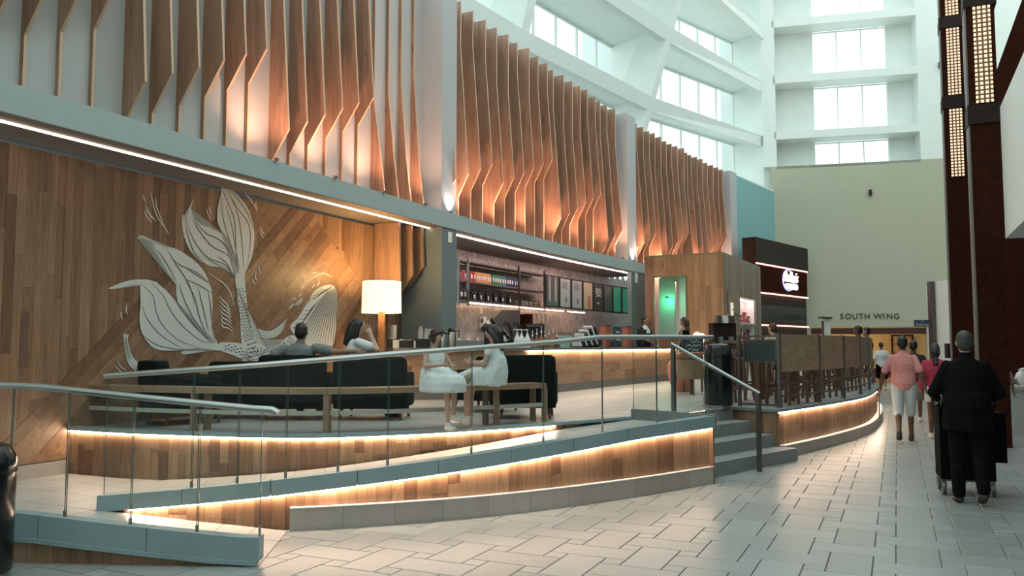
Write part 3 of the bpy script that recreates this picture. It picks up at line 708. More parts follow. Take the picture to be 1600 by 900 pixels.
# ------------------------------------------------------------------ fascia, soffit, column
SE = ARC.s_at_u(1020, 0, 4.0)
def build_fascia():
    fa = struct('trim_fascia', 'long curved grey fascia beam above the café')
    mb = MB(); sweep(mb, ARC, 0, SE, [(0, 3.78), (0, 4.07), (-.42, 4.07), (-.42, 4.0), (-.04, 4.0), (-.04, 3.78)], n=60); mb.build('fascia_band', M['fascia'], fa)
    mb = MB(); sweep(mb, ARC, 0, SE, [(-.0, 3.77), (-.0, 3.78), (-1.75, 3.78), (-1.75, 3.77)], n=60); mb.build('soffit_panel', M['soffit'], fa)
    sg = ARC.s_at_u(693, -.25, 3.75)
    l = MB(); sweep(l, ARC, .3, sg - .02, [(-.27, 3.755), (-.27, 3.769), (-.31, 3.769), (-.31, 3.755)], n=30)
    tag(l.build('led_strip', M['led_soffit']), 'thin white light line in the soffit above the mural', 'light strip')
    l = MB(); sweep(l, ARC, ARC.s_at_u(714, -.25, 3.75), ARC.s_at_u(984, -.25, 3.75), [(-.27, 3.755), (-.27, 3.769), (-.31, 3.769), (-.31, 3.755)], n=30)
    tag(l.build('led_strip', M['led_pinkish']), 'thin pinkish light line in the soffit above the menu boards', 'light strip')
    # grey column with its return wall
    a = ARC.s_at_u(690, -.02, 2.5); b = ARC.s_at_u(713, -.02, 2.5)
    mb = MB(); q = [ARC.at(a, -.02, PZ), ARC.at(b, -.02, PZ), ARC.at(b, -1.7, PZ), ARC.at(a, -1.7, PZ)]; mb.prism(q, (0, 0, 3.77 - PZ))
    tag(mb.build('trim_column', M['col_grey']), 'dark grey square column between the mural and the coffee bar', kind='structure')
    mb = MB(); p = ARC.at((a + b) / 2, -.017, 0); d = ARC.dir((a + b) / 2); nn = Vector((d.y, -d.x, 0))
    c = p + nn * .012; c.z = ARC.px(704, 371, 0)[0].z; mb.box(c, (.10, .03, .2), math.atan2(d.y, d.x)); mb.box(c + nn * .01 + Vector((0, 0, .03)), (.05, .03, .08), math.atan2(d.y, d.x))
    tag(mb.build('wall_speaker', M['white_plastic']), 'small white box mounted high on the grey column', 'speaker')
    # second column near the wooden service block
    a = ARC.s_at_u(987, -.02, 2.5); b = ARC.s_at_u(1013, -.02, 2.5)
    mb = MB(); q = [ARC.at(a, -.02, PZ), ARC.at(b, -.02, PZ), ARC.at(b, -.14, PZ), ARC.at(a, -.14, PZ)]; mb.prism(q, (0, 0, 3.77 - PZ))
    tag(mb.build('trim_column', M['col_grey']), 'grey column at the end of the menu boards', kind='structure')
    mb = MB()
    p = ARC.px(994, 434, .0)[0]; d = ARC.dir(a); mb.box(p, (.12, .05, .3), math.atan2(d.y, d.x)); mb.box(p + Vector((0, 0, .02)) + Vector((d.y, -d.x, 0)) * .02, (.06, .05, .12), math.atan2(d.y, d.x))
    tag(mb.build('wall_speaker', M['white_plastic']), 'white wall box on the grey column right of the menu boards', 'speaker')
    # herringbone back wall of the bar
    m, nt, bs = nmat('herringbone_tile'); N = nt.nodes.new; L = nt.links.new
    M['herring'] = stone('herringbone_wall', (.34, .29, .28), (.50, .44, .42), .25, island=True)
    wb = struct('wall_back', 'pale herringbone tile wall behind the coffee bar')
    sa, sb = ARC.s_at_u(712, -1.5, 2.4), ARC.s_at_u(1018, -1.5, 2.4)
    mb = MB(); sweep(mb, ARC, sa - .4, sb + .2, [(-1.53, PZ), (-1.53, 3.77), (-1.65, 3.77), (-1.65, PZ)], n=30); mb.build('core', M['warm_white'], wb)
    mb = MB(); tw, tl = .10, .30                  # herringbone tiles, too many to lift out singly
    r2 = math.sqrt(.5)
    for i in range(-60, 130):
        for j in range(-130, 60):
            if (i - j) % 6 == 0: rect = (i * tw, j * tw, tl, tw)
            elif (i - j) % 6 == 5: rect = (i * tw, j * tw, tw, tl)
            else: continue
            cs = [(rect[0], rect[1]), (rect[0] + rect[2], rect[1]), (rect[0] + rect[2], rect[1] + rect[3]), (rect[0], rect[1] + rect[3])]
            cx = sum(c[0] for c in cs) / 4; cy = sum(c[1] for c in cs) / 4
            cs = [(cx + (c[0] - cx) * .96, cy + (c[1] - cy) * .96) for c in cs]
            P = [((c[0] - c[1]) * r2, (c[0] + c[1]) * r2) for c in cs]
            if any(not (sa - .3 < sa + p[0] < sb + .1 and PZ + .9 < 2.6 + p[1] < 3.98) for p in P): continue
            off = -1.525 + R.uniform(0, .004); tp = [ARC.at(sa + p[0], off, 2.6 + p[1]) for p in P]; bt = [ARC.at(sa + p[0], -1.532, 2.6 + p[1]) for p in P]
            mb.add(tp + bt, [(0, 1, 2, 3), (0, 4, 5, 1), (1, 5, 6, 2), (2, 6, 7, 3), (3, 7, 4, 0)])
    tag(mb.build('herringbone_tiles', M['herring'], wb, fix=True), kind='stuff')
    mb = MB(); p = ARC.at(ARC.s_at_u(986, -.05, 3.4), -.05, 0); q = ARC.at(ARC.s_at_u(986, -.05, 3.4), -1.5, 0)
    # three wood blades under the soffit beside the column
    fs = struct('wall_blades', 'wood blades hanging under the soffit beside the grey column')
    for uu, zz in ((628, 2.6), (647, 2.85), (664, 3.05)):
        s = ARC.s_at_u(uu, -.33, 3.2) - .05; a = [ARC.at(s, -.88, 3.76), ARC.at(s, -.36, 3.76), ARC.at(s, -.33, zz), ARC.at(s, -.62, zz - .36), ARC.at(s, -.88, zz - .36)]
        MB().prism(a, ARC.dir(s) * .045).build('blade', M['fin'], fs)
    mb = MB(); s0 = ARC.s_at_u(606, -.9, 3.0); s1 = ARC.s_at_u(690, -.2, 3.0)
    sweep(mb, ARC, s0, s1, [(-.9, PZ), (-.9, 3.77), (-1.0, 3.77), (-1.0, PZ)], n=6); mb.build('back_panel', M['pod'], fs)
    boards(fs, ARC, s0, s0 + (s1 - s0) * .62, .12, lambda t: PZ, lambda t: 2.4, -.885, .01, M['oak_v'], .3)
build_fascia()

# ------------------------------------------------------------------ upper wall with wood fins
ZT = 8.43
PIL = [(695, 718), (984, 998), (1146, 1156)]
FO = -.50
def build_fins():
    uw = struct('wall_upper', 'high white wall carrying three bays of angled wood fins')
    s1 = ARC.s_at_u(1150, 0, 6)
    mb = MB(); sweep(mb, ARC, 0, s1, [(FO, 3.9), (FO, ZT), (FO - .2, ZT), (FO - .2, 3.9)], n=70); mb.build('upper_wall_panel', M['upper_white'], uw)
    ed = []
    for a, b in PIL:
        sa, sb = ARC.s_at_u(a, .0, 5), ARC.s_at_u(b, .0, 5); ed.append((sa, sb)); zb = 4.07 if a < 1100 else 0
        mb = MB(); sweep(mb, ARC, sa, sb, [(-.07, zb), (-.07, ZT + .05), (FO - .05, ZT + .05), (FO - .05, zb)], n=3); mb.build('pilaster', M['pil'], uw)
    def fin(s, z2, kind, dm=.36, lo=.055):
        zb = 4.075; zt = ZT + R.uniform(-.01, .05); zk = R.uniform(7.0, 7.9); g = .075
        if kind == 'ramp': prof = [(lo, zb), (lo, max(zb, z2 - .44)), (dm, z2), (dm - g * (zk - z2), zk), (dm - g * (zk - z2) + .005, zt)]
        else: prof = [(dm, zb), (dm * .62, 4.9), (.06, z2), (.06, zt)]
        th = .034; d = ARC.dir(s); mb = MB(); n = len(prof)
        f0 = [ARC.at(s, FO + o, z) for o, z in prof]; b0 = [ARC.at(s, FO, z) for o, z in prof]; e = d * th
        for i in range(n - 1):
            mb.m = 0; mb.add([b0[i], f0[i], f0[i + 1], b0[i + 1]], [(0, 1, 2, 3)]); mb.add([b0[i] + e, f0[i] + e, f0[i + 1] + e, b0[i + 1] + e], [(3, 2, 1, 0)])
            mb.m = 1; mb.add([f0[i], f0[i] + e, f0[i + 1] + e, f0[i + 1]], [(0, 1, 2, 3)])
        mb.add([b0[0], b0[0] + e, f0[0] + e, f0[0]], [(0, 1, 2, 3)]); mb.add([b0[-1], f0[-1], f0[-1] + e, b0[-1] + e], [(0, 1, 2, 3)])
        return mb.build('fin', [M['fin'], M['finedge']], uw)
    us = lambda u: ARC.s_at_u(u, FO, 4.08)
    for i, u in enumerate((-90, -30, 28, 84, 136)): fin(us(u), 4.75 + .17 * i + .1, 'ramp')
    for i, u in enumerate((189, 231, 273, 312, 347, 380)): fin(us(u), 4.59 + .205 * i, 'ramp')
    for i, u in enumerate((418, 447, 475, 503, 529, 553)): fin(us(u), 4.62 + .205 * i, 'ramp')
    for i, u in enumerate((578, 600, 620, 640)): fin(us(u), 5.7 + .3 * i, 'open', .30)
    def bay(sa, sb, groups, n):
        seq = []
        for m_, z in groups: seq += [(z + .2 * j) for j in range(m_)]
        for i in range(n): fin(sa + (sb - sa) * i / (n - 1), seq[i % len(seq)], 'ramp', .48, .25)
    bay(ed[0][1] - .12, us(948), [(4, 4.75), (6, 5.05), (6, 4.72), (4, 4.5)], 19)
    bay(ed[1][1] + .0, us(1118), [(4, 4.55), (6, 4.5), (8, 4.4)], 18)
    mb = MB(); sweep(mb, ARC, SE - .1, s1, [(-.36, 0), (-.36, 3.95), (-.5, 3.95), (-.5, 0)], n=12); mb.build('lower_wall_panel', M['warm_white'], uw)
    # uplights on the ledge
    for a, b, lb in ((ARC.s_at_u(405, 0, 4.1), ed[0][0] - .1, 'warm uplight strip on the ledge below the left fins'), (ed[0][1] + .05, ed[1][0] - .1, 'warm uplight strip on the ledge below the middle fins'), (ed[1][1] + .05, ed[2][0] - .3, 'warm uplight strip on the ledge below the right fins')):
        l = MB(); sweep(l, ARC, a, b, [(-.03, 4.04), (-.03, 4.073), (-.05, 4.073), (-.05, 4.04)], n=14)
        tag(l.build('led_strip', M['led_up']), lb, 'light strip')
    k = 0
    for a, b, n, en, w_ in ((ARC.s_at_u(430, 0, 4.1), ed[0][0] - .7, 4, 85, 'left'), (ed[0][1] + .3, ed[1][0] - .6, 7, 120, 'middle'), (ed[1][1] + .15, ed[2][0] - .6, 6, 110, 'right')):
        for i in range(n):
            s = a + (b - a) * (i / (n - 1)); p = ARC.at(s, .02, 4.072)
            t = thing('ledge_spotlight', '%s small uplight from the left on the ledge under the %s fins' % (ORD[i], w_), 'light', p, 0, 'uplights on the fascia ledge')
            MB().lathe([(.035, 0), (.035, .03), (.028, .035), (.0, .035)], (0, 0, 0), 10).build('fitting', M['dark_steel'], t, world=False)
            li = bpy.data.lights.new('uplight_beam', 'SPOT'); li.energy = en; li.color = (1, .50, .31); li.spot_size = math.radians(120); li.spot_blend = .9; li.shadow_soft_size = .05
            lo = bpy.data.objects.new('uplight_beam', li); COL.objects.link(lo); lo.parent = t; lo.location = (0, 0, .05)
            d = ARC.dir(s); aim = Vector((-d.y * .16, d.x * .16, 1)); lo.rotation_euler = aim.to_track_quat('-Z', 'Y').to_euler()
    for (sa, sb), w_ in zip(ed[:2], ('left', 'right')):
        p = ARC.at((sa + sb) / 2, -.025, 4.072); t = thing('ledge_spotlight', 'small bright uplight at the foot of the %s white pilaster' % w_, 'light', p, 0, 'uplights on the fascia ledge')
        MB().lathe([(.035, 0), (.035, .03), (.028, .035), (.0, .035)], (0, 0, 0), 10).build('fitting', M['dark_steel'], t, world=False)
        li = bpy.data.lights.new('uplight_beam', 'SPOT'); li.energy = 40; li.color = (1, .74, .62); li.spot_size = math.radians(130); li.spot_blend = .9; li.shadow_soft_size = .05
        lo = bpy.data.objects.new('uplight_beam', li); COL.objects.link(lo); lo.parent = t; lo.location = (0, 0, .05); lo.rotation_euler = Vector((-.1, .1, 1)).to_track_quat('-Z', 'Y').to_euler()
    # teal wall further on
    tw = MB(); e0 = ARC.s_at_u(1154, -.1, 7); e1 = ARC.s_at_u(1256, -.2, 7)
    sweep(tw, ARC, e0, e1 + .8, [(-.15, 0), (-.15, ZT + .02), (-.4, ZT + .02), (-.4, 0)], n=16)
    tag(tw.build('wall_teal', M['teal']), 'teal painted wall beyond the wood fins', kind='structure')
build_fins()

# ------------------------------------------------------------------ clerestory on the left
def build_clerestory():
    cl = struct('wall_clerestory', 'white clerestory of leaning ribs, deep shelves and tall windows')
    K = Vector((11.4, 36.6, 0)); Rr = lambda z: Vector((5.3 + .245 * (z - 10.6), 30.9 - .31 * (z - 10.6), 0)); d1 = Vector((.6, .8, 0))
    R0 = lambda z: Rr(z) - d1 * 8.35; Rm = lambda z: R0(z) - Vector((.55, .835, 0)) * 8.35
    Kz = lambda z: K + Vector((.1, -.12, 0)) * (z - 10.6) * .3
    levels = [8.17, 10.6, 13.03, 15.46, 17.89, 20.3]; D_ = 1.55
    for bi, (A, B) in enumerate(((Rm, R0), (R0, Rr), (Rr, Kz))):
        a0, b0 = A(10.6), B(10.6); dr = (b0 - a0).normalized(); bk = Vector((-dr.y, dr.x, 0)) * D_
        for li, z in enumerate(levels):
            mb = MB()                            # shelf beam
            for zz in (z,):
                a, b, a2, b2 = A(z), B(z), A(z + .52), B(z + .52); f = lambda p, q: Vector((p.x, p.y, q))
                ba, bb = a0 + bk, b0 + bk
                H_ = .46; th = bk.normalized() * .30; zs_ = z + H_ - .08
                q = [f(a, z), f(b, z), f(b + th, z), f(a + th, z), f(a2, z + H_), f(b2, z + H_), f(b2 + th, z + H_), f(a2 + th, z + H_)]
                mb.add(q, [(3, 2, 1, 0), (4, 5, 6, 7), (0, 1, 5, 4), (1, 2, 6, 5), (2, 3, 7, 6), (3, 0, 4, 7)]); mb.build('shelf_beam', M['white'], cl)
                a, b = A(zs_) + th * .5, B(zs_) + th * .5; mb = MB(); mb.prism([f(a, zs_), f(b, zs_), f(bb, zs_), f(ba, zs_)], (0, 0, .07)); mb.build('shelf_slab', M['white'], cl)
            if li < len(levels) - 1:             # window between the shelves
                z0, z1 = z + .45, levels[li + 1] + .39; ba, bb = a0 + bk, b0 + bk; wd = (bb - ba).length
                fr = MB(); n = 6
                for i in range(n + 1):
                    p = ba + dr * (wd * i / n); fr.box((p.x, p.y, (z0 + z1) / 2), (.045, .09, z1 - z0), math.atan2(dr.y, dr.x))
                fr.bar(Vector((ba.x, ba.y, z1 - .04)), Vector((bb.x, bb.y, z1 - .04)), .09, .08); fr.bar(Vector((ba.x, ba.y, z0 + .04)), Vector((bb.x, bb.y, z0 + .04)), .09, .08)
                wf = fr.build('window_frame', M['white'], cl)
                for i in range(n):
                    p, q = ba + dr * (wd * i / n + .035), ba + dr * (wd * (i + 1) / n - .035)
                    MB().bar(Vector((p.x, p.y, (z0 + z1) / 2)), Vector((q.x, q.y, (z0 + z1) / 2)), .012, z1 - z0 - .16).build('pane', M['winglass'], wf)
    for A in (R0, Rr):                           # leaning ribs
        z0, z1 = 8.0, 21.0; p0, p1 = A(z0), A(z1); bk = Vector((-.8, .6, 0)) * 2.1; t = d1 * .38
        mb = MB(); q = [p0, p0 + t, p0 + t + bk, p0 + bk]; r_ = [p1, p1 + t, A(z0) + t + bk, A(z0) + bk]
        q = [Vector((p.x, p.y, z0)) - d1 * .19 for p in q]; r_ = [Vector((p.x, p.y, z1)) - d1 * .19 for p in r_]
        mb.add(q + r_, [(3, 2, 1, 0), (4, 5, 6, 7), (0, 1, 5, 4), (1, 2, 6, 5), (2, 3, 7, 6), (3, 0, 4, 7)]); mb.build('rib', M['white'], cl)
    mb = MB(); mb.prism([K + Vector((0, 0, 8.2)), K + Vector((.45, -.05, 8.2)), K + Vector((.45, 1.2, 8.2)), K + Vector((-1.5, 1.6, 8.2))], (0, 0, 13)); mb.build('corner_post', M['white'], cl)
    mb = MB(); mb.prism([ARC.at(ARC.s_at_u(1150, -.4, 8), -.2, ZT), ARC.at(ARC.s_at_u(1256, -.4, 8) + 1, -.2, ZT), K + Vector((.6, 0, ZT)), K + Vector((-1.3, 1.4, ZT)), Rr(10.6) + Vector((-1.5, 1.2, ZT))], (0, 0, .1)); mb.build('ledge', M['white'], cl)
build_clerestory()

# ------------------------------------------------------------------ end wall
EP = Vector((11.6, 36.2, 0)); ED = Vector((.970, -.243, 0)); EN = Vector((-.243, -.970, 0))
def EW(u, v, off=0.0): return OP(u, v, EP + EN * off, ED)
def es(u, v=300, off=0.0): return (EW(u, v, off) - EP).dot(ED)
def EPT(s, z, off=0.0): return EP + ED * s + EN * off + Vector((0, 0, z))
def build_end_wall():
    we = struct('wall_end', 'tall cream end wall with windows and shelf beams above')
    sL, sR = es(1205), es(1640); zt = EW(1300, 256).z; o0, o1 = es(1268, 550), es(1449, 550); zo = EW(1360, 511).z
    def slab(name, a, b, z0, z1, m, off=0.0, th=.35):
        return MB().prism([EPT(a, z0, off), EPT(b, z0, off), EPT(b, z1, off), EPT(a, z1, off)], -EN * th).build(name, m, we)
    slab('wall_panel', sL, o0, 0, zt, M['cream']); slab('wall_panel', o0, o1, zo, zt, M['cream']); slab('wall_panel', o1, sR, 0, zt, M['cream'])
    wl, wr = es(1215), es(1441); slab('wall_panel', wr, sR, zt, 21.5, M['white'])
    slab('wall_panel', sL - .3, wl, zt, 21.5, M['white'])
    g0, g1 = es(1271, 150, -1.0), es(1387, 150, -1.0)
    slab('recess_panel', wl - .6, g0, zt - .3, 21.5, M['white'], -1.0); slab('recess_panel', g1, wr + .4, zt - .3, 21.5, M['white'], -1.0)
    MB().prism([EPT(wl, zt, 0), EPT(wr, zt, 0), EPT(wr, zt, -1.1), EPT(wl, zt, -1.1)], (0, 0, -.12)).build('recess_sill', M['white'], we)
    MB().prism([EPT(wr, zt, -.3), EPT(wr, 21, -.3), EPT(wr, 21, -1.1), EPT(wr, zt, -1.1)], ED * .2).build('recess_side', M['white'], we)
    for v in (218, 130.5, 42.5, -46):
        z = EW(1215, v, 0).z; MB().prism([EPT(wl - .1, z, 0), EPT(wr, z, 0), EPT(wr, z, -1.05), EPT(wl - .1, z, -1.05)], (0, 0, .34)).build('shelf_beam', M['white'], we)
    zs = [zt - .1] + [EW(1215, v, 0).z + .34 for v in (218, 130.5, 42.5)]; ze = [EW(1215, v, 0).z for v in (218, 130.5, 42.5, -46)]
    for z0, z1 in zip(zs, ze):
        fr = MB(); c = -1.1
        for i in range(4): fr.bar(EPT(g0 + (g1 - g0) * i / 3, z0, c), EPT(g0 + (g1 - g0) * i / 3, z1, c), .03, .05, up=ED)
        fr.bar(EPT(g0, z0 + .04, c), EPT(g1, z0 + .04, c), .06, .06); fr.bar(EPT(g0, z1 - .04, c), EPT(g1, z1 - .04, c), .06, .06)
        wf = fr.build('window_frame', M['white'], we)
        for i in range(3):
            a, b = g0 + (g1 - g0) * i / 3 + .03, g0 + (g1 - g0) * (i + 1) / 3 - .03
            MB().bar(EPT(a, (z0 + z1) / 2, c), EPT(b, (z0 + z1) / 2, c), .012, z1 - z0 - .1).build('pane', M['winglass'], wf)
    # small camera boxes on the wall
    for (u, v, lb) in ((1360, 301, 'small black security camera high on the cream end wall'), (1469, 101, 'tiny black camera beside the dark lantern column')):
        mb = MB(); p = EW(u, v, .1); mb.box(p, (.10, .2, .24), math.atan2(ED.y, ED.x)); mb.bar(p, p - EN * .12, .05, .05); mb.box(p + EN * .12, (.06, .05, .08), math.atan2(ED.y, ED.x))
        tag(mb.build('security_camera', M['black_matte']), lb, 'camera')
    # lettering
    a, b = EW(1312, 494.5, .03), EW(1403.5, 494.5, .03); word = 'SOUTH WING'; n = len(word)
    tx = thing('wall_lettering', 'dark SOUTH WING letters on the cream end wall', 'lettering', (a + b) / 2)
    lm = mat('letter_dark', (.06, .065, .05), .5)
    us = [1316, 1328.5, 1341, 1353, 1365, None, 1373, 1384.5, 1392, 1402]; us = [1315.5, 1325.5, 1336, 1345.5, 1355, None, 1372, 1381, 1390, 1401]
    for ch, u in zip(word, us):
        if u is None: continue
        mb = MB(); put_text(mb, ch, .34, EW(u, 494.5, .02), ED, (0, 0, 1), .02); mb.build('letter', lm, tx)
    # corridor behind the opening
    co = struct('wall_corridor', 'warm lit corridor wall with dark red trim beyond the opening')
    ylw = mat('corridor_yellow', (.72, .50, .22), .6); redb = mat('corridor_red', (.07, .014, .012), .6)
    def cs(name, a, b, z0, z1, m, off): MB().prism([EPT(a, z0, off), EPT(b, z0, off), EPT(b, z1, off), EPT(a, z1, off)], -EN * .2).build(name, m, co)
    cs('corridor_wall', o0 - 4, o1 + 6, 0, 3.4, ylw, -7.0); cs('wainscot', o0 - 4, o1 + 6, 0, .45, redb, -6.95)
    cs('lintel_band', o0, o1, zo - .30, zo - .04, redb, -.05)
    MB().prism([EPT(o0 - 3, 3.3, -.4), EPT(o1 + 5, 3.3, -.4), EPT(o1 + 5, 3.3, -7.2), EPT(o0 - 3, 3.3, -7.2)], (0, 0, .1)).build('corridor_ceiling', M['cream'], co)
    l = MB(); l.prism([EPT(o0 + 1, 3.28, -3), EPT(o1 - .5, 3.28, -3), EPT(o1 - .5, 3.28, -5.2), EPT(o0 + 1, 3.28, -5.2)], (0, 0, -.03))
    tag(l.build('ceiling_light', led('corridor_lamp', (1, .72, .38), 3.2)), 'warm ceiling light panel inside the corridor', 'light')
    MB().prism([EPT(o0 - 3, .004, -.1), EPT(o1 + 5, .004, -.1), EPT(o1 + 5, .004, -7), EPT(o0 - 3, .004, -7)], (0, 0, .01)).build('corridor_carpet', mat('carpet_red', (.30, .16, .10), .9), co)
    # painting
    a, b = EW(1394, 582, -6.8), EW(1427, 523, -6.8); pt = thing('framed_painting', 'large abstract painting in dark frame on the corridor wall', 'painting', (a + b) / 2)
    s0, s1 = (a - EP).dot(ED), (b - EP).dot(ED); z0, z1 = a.z, b.z
    fr = MB()
    for q in ((s0, s1, z0, z0 + .07), (s0, s1, z1 - .07, z1), (s0, s0 + .07, z0, z1), (s1 - .07, s1, z0, z1)): fr.prism([EPT(q[0], q[2], -6.72), EPT(q[1], q[2], -6.72), EPT(q[1], q[3], -6.72), EPT(q[0], q[3], -6.72)], -EN * .08)
    fr.build('frame', M['black_brown'], pt)
    m, nt, bsdf = nmat('abstract_canvas'); g = nt.nodes.new('ShaderNodeNewGeometry'); nz = nt.nodes.new('ShaderNodeTexNoise'); nz.inputs['Scale'].default_value = 1.7
    cr = nt.nodes.new('ShaderNodeValToRGB'); E = cr.color_ramp.elements; E[0].position = .38; E[0].color = (.50, .38, .16, 1); E[1].position = .62; E[1].color = (.28, .36, .20, 1); e = E.new(.5); e.color = (.45, .12, .06, 1); e = E.new(.56); e.color = (.60, .30, .12, 1)
    nt.links.new(g.outputs['Position'], nz.inputs['Vector']); nt.links.new(nz.outputs['Fac'], cr.inputs['Fac']); nt.links.new(cr.outputs['Color'], bsdf.inputs['Base Color'])
    MB().prism([EPT(s0 + .06, z0 + .06, -6.76), EPT(s1 - .06, z0 + .06, -6.76), EPT(s1 - .06, z1 - .06, -6.76), EPT(s0 + .06, z1 - .06, -6.76)], -EN * .02).build('canvas', m, pt)
    # hanging wayfinding sign
    P = D(1441, 505, 27.5); sg = thing('hanging_sign', 'small dark blue restrooms sign hanging before the corridor', 'sign', P)
    MB().box(P, (.54, .05, .22)).build('sign_panel', mat('sign_blue', (.06, .09, .13), .5), sg)
    mb = MB(); put_text(mb, 'Restrooms', .105, P + Vector((0, -.03, -.045)), (1, 0, 0), (0, 0, 1), .003); tag(mb.build('sign_text', M['white_plastic'], sg), kind='stuff'); mb = MB(); put_text(mb, '<>', .09, P + Vector((0, -.03, .06)), (1, 0, 0), (0, 0, 1), .003); mb.build('sign_arrows', M['white_plastic'], sg)
    mb = MB(); mb.bar(P + Vector((.26, 0, 0)), P + Vector((.42, 0, 0)), .04, .04); mb.build('bracket', M['dark_steel'], sg)
    # pale pier with dark edge left of the lantern columns
    q0, q1 = D(1456, 440, 27.5), D(1490, 440, 26.5); z1 = q0.z
    tag(MB().prism([Vector((q0.x, q0.y, 0)), Vector((q1.x, q1.y, 0)), Vector((q1.x + .8, q1.y + 2.0, 0)), Vector((q0.x + .8, q0.y + 2.0, 0))], (0, 0, z1)).build('wall_pier', M['white']), 'white pier standing left of the dark columns', kind='structure')
    a = D(1455, 440, 27.45); tag(MB().box((a.x - .02, a.y, a.z / 2), (.12, .25, a.z)).build('trim_pier_edge', M['dark_steel']), 'dark metal edge on the white pier', kind='structure')
    P = D(1483, 548, 24.0); sp = MB(); sp.box(P, (.18, .16, .42)); sp.box(P + Vector((-.02, -.09, 0)), (.12, .03, .34)); sp.bar(P + Vector((0, .08, 0)), P + Vector((.1, .3, 0)), .05, .05)
    tag(sp.build('wall_speaker', M['black_matte']), 'black speaker box on the white pier', 'speaker')
build_end_wall()

# ------------------------------------------------------------------ right-hand side: lantern columns, bulkhead, counter
def build_right():
    m, nt, b = nmat('lantern_grid'); N = nt.nodes.new; L = nt.links.new          # pierced lantern screen lit from inside
    tc = N('ShaderNodeTexCoord'); mp = N('ShaderNodeMapping'); L(tc.outputs['Object'], mp.inputs['Vector']); mp.inputs['Scale'].default_value = (13.5, 13.5, 13.5)
    fr = N('ShaderNodeVectorMath'); fr.operation = 'FRACTION'; L(mp.outputs[0], fr.inputs[0]); sx = N('ShaderNodeSeparateXYZ'); L(fr.outputs[0], sx.inputs[0])
    def win(o):
        a = N('ShaderNodeMath'); a.operation = 'SUBTRACT'; a.inputs[1].default_value = .5; L(o, a.inputs[0]); c = N('ShaderNodeMath'); c.operation = 'ABSOLUTE'; L(a.outputs[0], c.inputs[0])
        d = N('ShaderNodeMath'); d.operation = 'LESS_THAN'; d.inputs[1].default_value = .30; L(c.outputs[0], d.inputs[0]); return d.outputs[0]
    mu = N('ShaderNodeMath'); mu.operation = 'MULTIPLY'; L(win(sx.outputs['X']), mu.inputs[0]); L(win(sx.outputs['Z']), mu.inputs[1])
    st = N('ShaderNodeMath'); st.operation = 'MULTIPLY'; st.inputs[1].default_value = 1.15; L(mu.outputs[0], st.inputs[0])
    b.inputs['Base Color'].default_value = (.20, .09, .05, 1); b.inputs['Emission Color'].default_value = (1, .70, .42, 1); L(st.outputs[0], b.inputs['Emission Strength'])
    def column(u0, u1, y, bands, lit, label):
        a, c = D(u0, 300, y), D(u1, 300, y); wd = c.x - a.x; cx = (a.x + c.x) / 2; t = thing('lantern_column', label, 'column', (cx, y, 0), -.43)
        MB().box((0, wd / 2, 9), (wd * .86, wd * .86, 18)).build('shaft', M['dark_veneer'], t, world=False)
        MB().box((-wd * .43 - .012, wd / 2, 9), (.024, wd * .8, 18)).build('side_strip', mat('tan_strip', (.16, .14, .13), .5), t, world=False)
        for z0, z1 in bands: MB().box((0, wd / 2, (z0 + z1) / 2), (wd, wd, z1 - z0)).build('band', M['black_brown'], t, world=False)
        for z0, z1 in lit:
            p = MB().box((0, 0, 0), (wd * .52, .03, z1 - z0)).build('lantern_panel', m, t, world=False); p.location = (wd * .04, wd * .07 - .012, (z0 + z1) / 2)
    zz = lambda v, y: D(1500, v, y).z
    column(1520, 1566, 13.0, [(zz(192, 13), zz(162, 13)), (zz(8, 13), zz(-14, 13))], [(zz(160, 13), zz(9, 13)), (zz(-16, 13), zz(-160, 13))], 'nearer dark wood column with glowing pierced lantern panels')
    column(1479, 1514, 19.0, [(zz(168, 19), zz(149, 19)), (zz(42, 19), zz(25, 19))], [(zz(276, 19), zz(169, 19)), (zz(148, 19), zz(43, 19)), (zz(24, 19), zz(-80, 19))], 'farther dark wood column with three glowing lantern panels')
    # white bulkhead on the right, dark wall beneath it
    e = Vector((.4245, .9055, 0)); p = D(1571, 373, 12.9); q = p - e * 9.5; o = Vector((.9055, -.4245, 0))
    ps = lambda v: Vector((v.x, v.y, 0))
    zt = D(1566, 168, 12.9).z
    tag(MB().prism([ps(p) + Vector((0, 0, p.z)), ps(q) + Vector((0, 0, p.z)), ps(q) + o * 3 + Vector((0, 0, p.z)), ps(p) + o * 3 + Vector((0, 0, p.z))], (0, 0, zt - p.z)).build('wall_bulkhead', M['white']), 'white bulkhead above the right-hand shop', kind='structure')
    tag(MB().prism([ps(p) + o * .8 + Vector((0, 0, zt)), ps(q) + o * .8 + Vector((0, 0, zt)), ps(q) + o * 3.2 + Vector((0, 0, zt)), ps(p) + o * 3.2 + Vector((0, 0, zt))], (0, 0, .9)).build('wall_bulkhead_upper', M['col_grey']), 'grey set-back band above the white bulkhead', kind='structure')
    tag(MB().prism([ps(p) + o * .5 + Vector((0, 0, zt + .9)), ps(q) + o * .5 + Vector((0, 0, zt + .9)), ps(q) + o * 3.2 + Vector((0, 0, zt + .9)), ps(p) + o * 3.2 + Vector((0, 0, zt + .9))], (0, 0, 9)).build('wall_right_upper', M['white']), 'white upper wall above the grey band on the right', kind='structure')
    # dark veneered shop front behind columns
    a = Vector((9.3, 13.6, 0)); tw = struct('wall_right', 'dark brown veneered shop front behind the columns')
    MB().prism([a, a + e * 14, a + e * 14 + o * .2, a + o * .2], (0, 0, 9.0)).build('veneer_panel', M['dark_veneer'], tw)
    MB().prism([a, a + o * 7, a + o * 7 + e * .2, a + e * .2], (0, 0, 3.6)).build('veneer_panel', M['dark_veneer'], tw)
